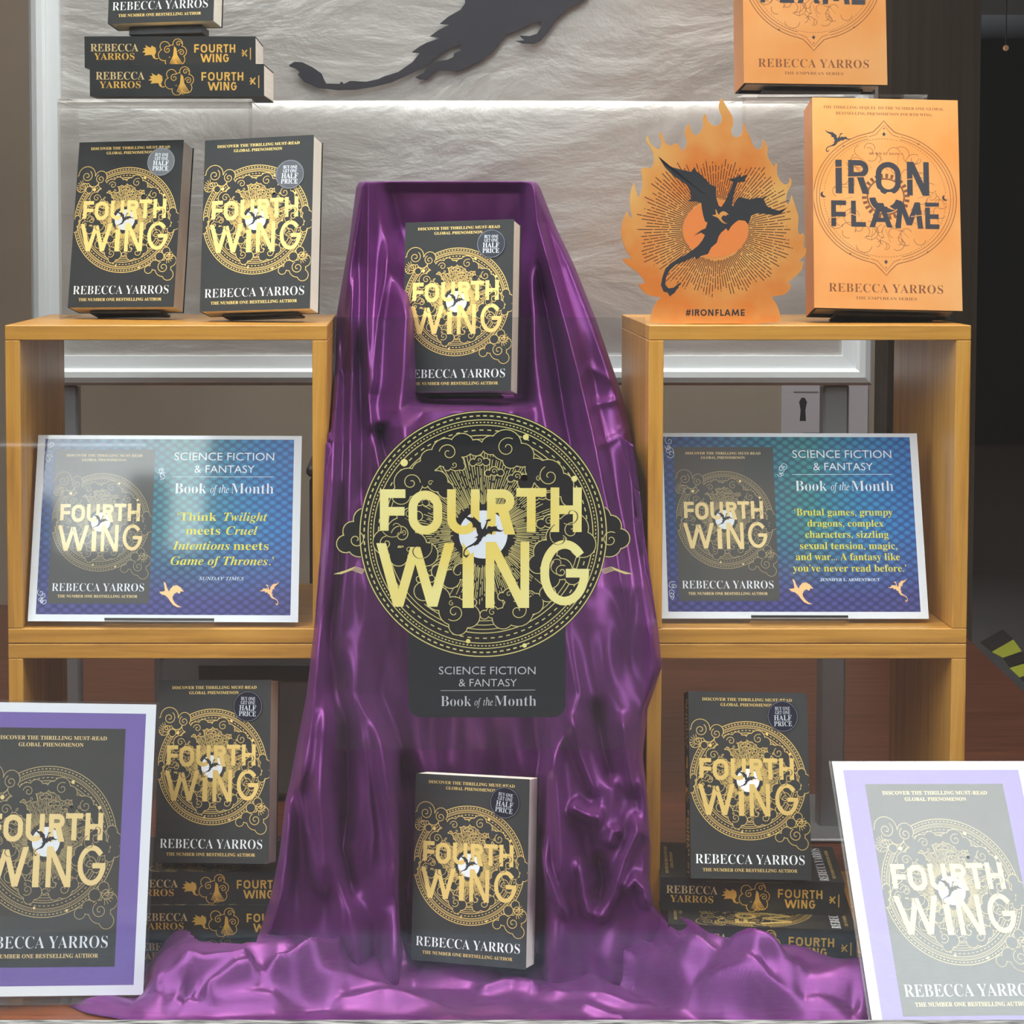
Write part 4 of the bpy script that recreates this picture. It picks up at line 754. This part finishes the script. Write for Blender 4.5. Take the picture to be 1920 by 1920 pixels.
def drape():
    V = []; Fc = []
    # hanging part
    ys = np.concatenate([np.linspace(341, 740, 120), np.linspace(742, 772, 28), np.linspace(776, 1856, 270)]); nu = 230; us = np.linspace(0, 1, nu)
    xl = lerp(ys, [(341,674),(350,668),(450,655),(590,631),(700,622),(800,612),(1000,603),(1170,590),(1300,575),(1400,556),(1470,543),(1500,535),(1600,524),(1680,508),(1750,486),(1790,470),(1856,455)])
    xr = lerp(ys, [(341,1004),(350,1012),(420,1040),(500,1078),(600,1118),(740,1166),(800,1182),(900,1197),(1000,1208),(1100,1222),(1180,1234),(1250,1241),(1290,1228),(1330,1214),(1420,1206),(1500,1214),(1590,1220),(1650,1218),(1700,1226),(1760,1290),(1856,1330)])
    X = xl[:, None]+(xr-xl)[:, None]*us[None]; Y = np.repeat(ys[:, None], nu, 1)
    flank = lerp(Y, [(341,.135),(500,.105),(740,.040),(900,-.030),(1000,-.07),(1100,-.108),(1170,-.118),(1400,-.140),(1700,-.155),(1860,-.165)])
    fl_l = lerp(Y, [(341,.135),(500,.105),(700,.045),(770,-.02),(830,-.09),(900,-.108),(1170,-.120),(1400,-.140),(1700,-.155),(1860,-.165)]); kb = np.clip((700-X)/60, 0, 1); flank = flank*(1-kb)+fl_l*kb
    centre = lerp(Y, [(341,.140),(360,.158),(420,.165),(738,.155),(744,.150),(764,-.022),(772,-.040),(1000,-.052),(1300,-.060),(1450,-.058),(1700,-.050),(1860,-.06)])
    sm = lambda a: a*a*(3-2*a)
    lo = lerp(Y, [(341,718),(430,735),(520,756),(600,784),(745,790),(800,750),(1300,690),(1400,735),(1860,760)]); hi = lerp(Y, [(341,990),(500,985),(745,985),(800,985),(1300,1060),(1450,1018),(1860,1010)])
    wd = lerp(Y, [(341,34),(500,46),(700,36),(800,60),(1300,60),(1450,26),(1860,26)])
    m = sm(np.clip((X-lo)/wd+.5, 0, 1))*sm(np.clip((hi-X)/wd+.5, 0, 1))
    D = flank*(1-m)+centre*m
    D -= ridges(X, Y, WALL)
    r = np.random.default_rng(3); amp = lerp(Y, [(341,.0006),(600,.0012),(1000,.0022),(1860,.003)])
    for _ in range(16):
        kx = r.uniform(.03, .11); sl = r.uniform(-.25, .35); ph = r.uniform(0, 6.3); D += amp*r.uniform(.3, 1)*np.sin((X-sl*Y)*kx+ph+1.3*np.sin(Y*r.uniform(.004, .02)+ph))
    ed = np.minimum(X-xl[:, None], xr[:, None]-X); D += .035*np.clip(1-ed/14, 0, 1)**2
    Pw = atY(X, Y, D)
    side = (Pw[..., 0] < -.0885) & (D > -.06); D = np.where(((Pw[..., 0] < -.0885) & ~side) | (Pw[..., 0] > .2565), np.minimum(D, -.101), D); Pw = atY(X, Y, D)
    Pw[..., 0] = np.where(side, np.maximum(Pw[..., 0], -.0885+.0002*us[None]), Pw[..., 0])
    Pw[..., 2] = np.maximum(Pw[..., 2], FZ+.002)
    fl = (Pw[:, 0, 0] < -.085) & (Pw[:, 0, 1] < -.097); fr_ = (Pw[:, -1, 0] > .253) & (Pw[:, -1, 1] < -.097); cols = []; rcols = []; zz = Pw[:, 0, 2]
    for f, yb in ((1.0, .19), (.55, -.06), (.2, None)):
        x = np.maximum(Pw[:, 0, 0]+.014*f, -.0885); y = Pw[:, 0, 1]*(1-f)+.19*f if yb is None else np.maximum(Pw[:, 0, 1]+.004, np.where(fl, yb, Pw[:, 0, 1]*(1-f)+.19*f))
        if yb is None: x = Pw[:, 0, 0]+.002; y = np.where(fl, np.minimum(Pw[:, 0, 1]+.006, -.0985), y)
        cols.append(np.stack([x, y, zz], -1)[:, None])
    zz = Pw[:, -1, 2]
    for f, yb in ((.2, None), (.55, -.06), (1.0, .19)):
        x = np.minimum(Pw[:, -1, 0]-.014*f, .2560); y = Pw[:, -1, 1]*(1-f)+.19*f if yb is None else np.maximum(Pw[:, -1, 1]+.004, np.where(fr_, yb, Pw[:, -1, 1]*(1-f)+.19*f))
        if yb is None: x = Pw[:, -1, 0]-.002; y = np.where(fr_, np.minimum(Pw[:, -1, 1]+.006, -.0985), y)
        rcols.append(np.stack([x, y, zz], -1)[:, None])
    G = np.concatenate(cols+[Pw]+rcols, 1)
    top = [np.stack([G[0, :, 0], G[0, :, 1]+dy, G[0, :, 2]-dz], -1)[None] for dy, dz in ((.075, .30), (.072, .02), (.06, .001), (.02, -.0012))]
    G = np.concatenate(top+[G], 0); nr, nc = G.shape[:2]; V = G.reshape(-1, 3).tolist(); Fc = [(j*nc+i, (j+1)*nc+i, (j+1)*nc+i+1, j*nc+i+1) for j in range(nr-1) for i in range(nc-1)]
    # pooled part
    xs = np.arange(-.40, .56, .0024); yy = np.arange(-.345, .02, .0024); X, Y = np.meshgrid(xs, yy)
    hb = lerp(X, [(-.40,.003),(-.29,.004),(-.262,.038),(-.24,.056),(-.13,.058),(-.08,.035),(0,.012),(.12,.012),(.19,.020),(.25,.034),(.30,.050),(.35,.058),(.50,.063),(.56,.06)])
    edge = [(262,1782,1),(300,1774,1),(400,1772,1),(480,1768,1),(560,1735,.3),(700,1728,0),(860,1742,0),(1010,1735,0),(1100,1712,.3),(1225,1712,1),(1290,1742,1),(1330,1758,1),(1420,1774,1),(1520,1784,1),(1612,1792,1),(1660,1935,0),(1672,2030,0),(330,2030,0),(235,1912,0),(160,1897,0),(130,1885,0),(142,1873,0),(262,1866,0)]
    poly = []
    for x, y, k in edge:
        p = atZ(x, y, FZ+.02); h = float(np.interp(p[0], X[0], hb[0])); p = atZ(x, y, FZ+.003+k*h); poly.append((p[0], p[1]))
    inside = np.zeros(X.shape, bool); j = len(poly)-1
    for i in range(len(poly)):
        (xi, yi), (xj, yj) = poly[i], poly[j]; c = ((yi > Y) != (yj > Y)) & (X < (xj-xi)*(Y-yi)/((yj-yi) or 1e-9)+xi); inside ^= c; j = i
    ed, _ = seg_dist(X, Y, poly+[poly[0]]); ed = np.where(inside, ed, -ed)
    ybt = [(-.40,-.19),(-.27,-.192),(-.14,-.190),(-.09,-.165),(0,-.12),(.18,-.12),(.24,-.135),(.28,-.185),(.32,-.215),(.36,-.238),(.41,-.255),(.56,-.272)]
    def land(x, y):
        h = .015
        for _ in range(14):
            p = atZ(x, y, FZ+h+.008); t = min(max((p[1]-(float(lerp(p[0], ybt))-.075))/.075, 0), 1); h = .6*h+.4*(.004+float(np.interp(p[0], X[0], hb[0]))*t*t*(3-2*t))
        return p
    PW_ = []
    for pts, amp, sg in POOL:
        q = [land(x, y) for x, y in pts]; PW_.append(([(p[0], p[1]) for p in q], amp*.95, sg*.00075))
    yb = lerp(X, [(-.40,-.19),(-.27,-.192),(-.14,-.190),(-.09,-.165),(0,-.12),(.18,-.12),(.24,-.135),(.28,-.185),(.32,-.215),(.36,-.238),(.41,-.255),(.56,-.272)])          # where the heap reaches its full height
    t_ = np.clip((Y-(yb-.075))/.075, 0, 1)
    Hh = .004+hb*t_*t_*(3-2*t_)+ridges(X, Y, PW_)*np.clip(ed/.012+.15, 0, 1)
    r = np.random.default_rng(9)
    for _ in range(18): Hh += .0011*np.sin(X*r.uniform(10, 70)+Y*r.uniform(-120, 120)+r.uniform(0, 6))
    lowf = np.clip((.03-hb*t_)/.02, 0, 1); Hh = np.where(ed < .02, Hh*(1-lowf*(1-np.clip(ed/.02+.12, .08, 1))), Hh)
    Hh = np.maximum(Hh, .0022)
    Pp = np.stack([X, Y, FZ+Hh], -1); nr, nc = X.shape; b = len(V); V += Pp.reshape(-1, 3).tolist(); ok = ed > -.0016
    Fc += [(b+j*nc+i, b+j*nc+i+1, b+(j+1)*nc+i+1, b+(j+1)*nc+i) for j in range(nr-1) for i in range(nc-1) if ok[j, i] and ok[j+1, i] and ok[j, i+1] and ok[j+1, i+1]]
    me = bpy.data.meshes.new('satin_drape'); me.from_pydata(V, [], Fc); me.materials.append(M['satin']); me.polygons.foreach_set('use_smooth', [True]*len(Fc)); me.update()
    o = link('satin_drape', me); tag(o, 'purple satin cloth draped over the middle riser and pooling on the floor', 'drape')
drape()

# ------------------------------------------------------------------ clear film decal on the window
def decal():
    YF = YG+.0022; t = empty('window_decal', Matrix.Translation((.0745, YF, .329)), 'round black and gold emblem decal on clear film stuck to the window', 'window decal')
    q = MB(); q.box((-.1476, 0, 0), (.1476, .0004, .414), 'film'); q.obj('clear_film', t)
    ox, oz, R = .0690-.0745, .5362-.329, 118.4
    e = MB(); pr = Print(e, lambda x, y, l: (ox+x/1000, -.0003-l, oz+y/1000)); pr.base = -2
    pr.disc(0, 0, R, 'decal_black', 2, 128)
    cloud(pr, [(-112, 14, 12), (-124, 3, 10), (-131, -9, 9), (-118, -10, 12), (-108, 0, 12), (110, 16, 12), (121, 8, 11), (130, -4, 10), (120, -10, 12), (110, -4, 10)], .9, 'decal_line', 'decal_black', 1)
    pr.base = 4; emblem(pr, 0, 0, R, 'decal_gold', 'decal_line', 'decal_black', 'decal_moon', 'decal_black', False, .85)
    for sg in (-1, 1):
        curl(pr, sg*121, -5, 8, .8, 'decal_line', 5, 1.3, 1, sg)
        for k in range(4): pr.stroke([(sg*(112+k), -34-k*1.2), (sg*(122+k), -31-k), (sg*(132), -35-k*.5), (sg*(142-k*2), -38)], .6, 'decal_line', 3)
    pb = MB(); pp = Print(pb, lambda x, y, l: (ox+x/1000, -.0002-l, oz+y/1000)); pp.base = -2
    a, b, c, d, rr = -71, -176, 79, -85, 12
    pts = [(a, d), (a, b+rr)]+[(a+rr-rr*math.cos(u), b+rr-rr*math.sin(u)) for u in np.linspace(0, math.pi/2, 6)]+[(c-rr+rr*math.sin(u), b+rr-rr*math.cos(u)) for u in np.linspace(0, math.pi/2, 6)]+[(c, b+rr), (c, d)]
    pp.poly(pts, 'decal_panel', 1); pp.base = 0
    pp.text('SCIENCE FICTION', -42, -134.5, 50.2, 7.4, 'silver_ink', 1, 'sans', -.006); pp.text('& FANTASY', -23, -146.2, 32.4, 7.2, 'silver_ink', 1, 'sans', -.006); pp.segs([(-40.5, -150.2, 50, -149.6)], .45, 'silver_ink', 1)
    pp.text('Book', -40.2, -165.3, -11, 10, 'silver_ink', 1, 'serif', -.014); pp.text('of', -8, -164.6, -1.8, 7, 'silver_ink', 1, 'italic'); pp.text('the', .4, -164.6, 9.6, 7, 'silver_ink', 1, 'italic'); pp.text('Month', 11, -165, 51, 10, 'silver_ink', 1, 'serif', -.014)
    e.obj('ring_emblem', t); tag(pb.obj('caption_panel', t), 'dark slate caption panel with white lettering')
decal()

# ------------------------------------------------------------------ things glimpsed behind the display
def case():
    t = empty('carry_case', Matrix.Translation((-.20, .62, FZ)), 'grey plastic carry case standing behind the lower left cube', 'case'); 
    q = MB(); q.box((-.165, -.06, 0), (.20, .06, .26), 'case_grey', .012); q.obj('body', t)
    q = MB(); q.box((-.10, -.0625, .175), (.14, -.0602, .197), 'black_plastic', .001); q.obj('handle', t)
    for z in (.205, .10): q = MB(); q.box((-.156, -.0635, z), (-.149, -.0602, z+.042), 'black_plastic', .001); q.obj('latch', t)
case()
q = MB(); q.box((-.19, 1.5, FZ), (.06, 1.75, .37), 'case_dark', .015); q.box((-.195, 1.49, .365), (.065, 1.76, .385), 'case_dark', .006); tag(q.obj('storage_tub'), 'dark storage tub glimpsed between the left blue sign and cube side', 'tub')
def notice(x0, x1, z0, z1, label, full):
    t = MB(); t.box((x0, 2.0955, z0), (x1, 2.0985, z1), 'notice'); pr = Print(t, lambda x, y, l: (x0+x/1000, 2.0955-l*4, z0+y/1000)); w, h = (x1-x0)*1000, (z1-z0)*1000
    if full:
        pr.poly([(w*.46, h*.28), (w*.62, h*.28), (w*.60, h*.44), (w*.64, h*.56), (w*.58, h*.62), (w*.50, h*.62), (w*.44, h*.56), (w*.48, h*.44)], 'slate', 2)
        pr.segs([(w*.30, h*.70, w*.92, h*.70), (w*.55, h*.10, w*.95, h*.10), (w*.2, h*.9, w*.9, h*.9)], h*.022, 'alu_dull', 2)
    tag(t.obj('wall_notice'), label, 'notice', 'wall notices')
notice(.799, .885, .372, .52, 'pale notice with a dark figure on the wall, seen through the right cube', True)
notice(.945, .985, .372, .505, 'narrow pale notice right of the grey post, seen through the right cube', False)
def tape():
    a = atZ(1857, 1222, FZ); b = atZ(1925, 1292, FZ); t = MB(); n = 3
    a = np.array([1.0787+.0, 1.2545, FZ+.0012]); d = np.array([1.1088-1.0787, 1.73-1.2545, 0]); 
    P0 = atZ(1836, 1196, FZ+.001); P1 = atZ(1958, 1318, FZ+.001); d = (P1-P0); d /= np.linalg.norm(d); nrm = np.array([d[1], -d[0], 0]); ln = np.linalg.norm(P1-P0); wdt = .11
    return P0, d, nrm, ln
def hazard():
    q = MB()
    # slanting blocks of the striped strip along the platform edge
    for i, (c, m) in enumerate((([(1900,1199),(1916,1221),(1881,1233),(1860,1222)], 'tape_y'), ([(1916,1221),(1935,1240),(1894,1252),(1881,1233)], 'tape_k'), ([(1935,1232),(1958,1254),(1912,1270),(1893,1252)], 'tape_y'), ([(1958,1254),(1985,1275),(1935,1292),(1912,1270)], 'tape_k'), ([(1880,1180),(1900,1199),(1860,1222),(1838,1204)], 'tape_k'))):
        p = [atZ(x, y, FZ+.0015) for x, y in c]; q.add(p+[v-np.array([0, 0, .0012]) for v in p], [(0, 1, 2, 3), (0, 4, 5, 1), (1, 5, 6, 2), (2, 6, 7, 3), (3, 7, 4, 0)], m)
    tag(q.obj('hazard_tape'), 'black and yellow hazard tape on the floor at far right', 'tape')
hazard()
def pendant():
    p = atY(1886, 90, 4.0); t = empty('pendant_lamp', Matrix.Translation(Vector(p)), 'tiny warm pendant lamp deep in the dark shop at top right', 'lamp')
    n = 12; r = .009; q = MB(); vs = [(r*math.sin(a)*math.cos(b), r*math.sin(a)*math.sin(b), r*math.cos(a)) for a in np.linspace(.001, math.pi-.001, 9) for b in np.linspace(0, 2*math.pi, n, endpoint=False)]
    q.add(vs, [(i*n+j, i*n+(j+1) % n, (i+1)*n+(j+1) % n, (i+1)*n+j) for i in range(8) for j in range(n)], 'lamp'); q.obj('bulb', t, True)
    q = MB(); q.box((-.0015, -.0015, r*.9), (.0015, .0015, 2.7-p[2]), 'dark'); q.obj('cord', t)
pendant()
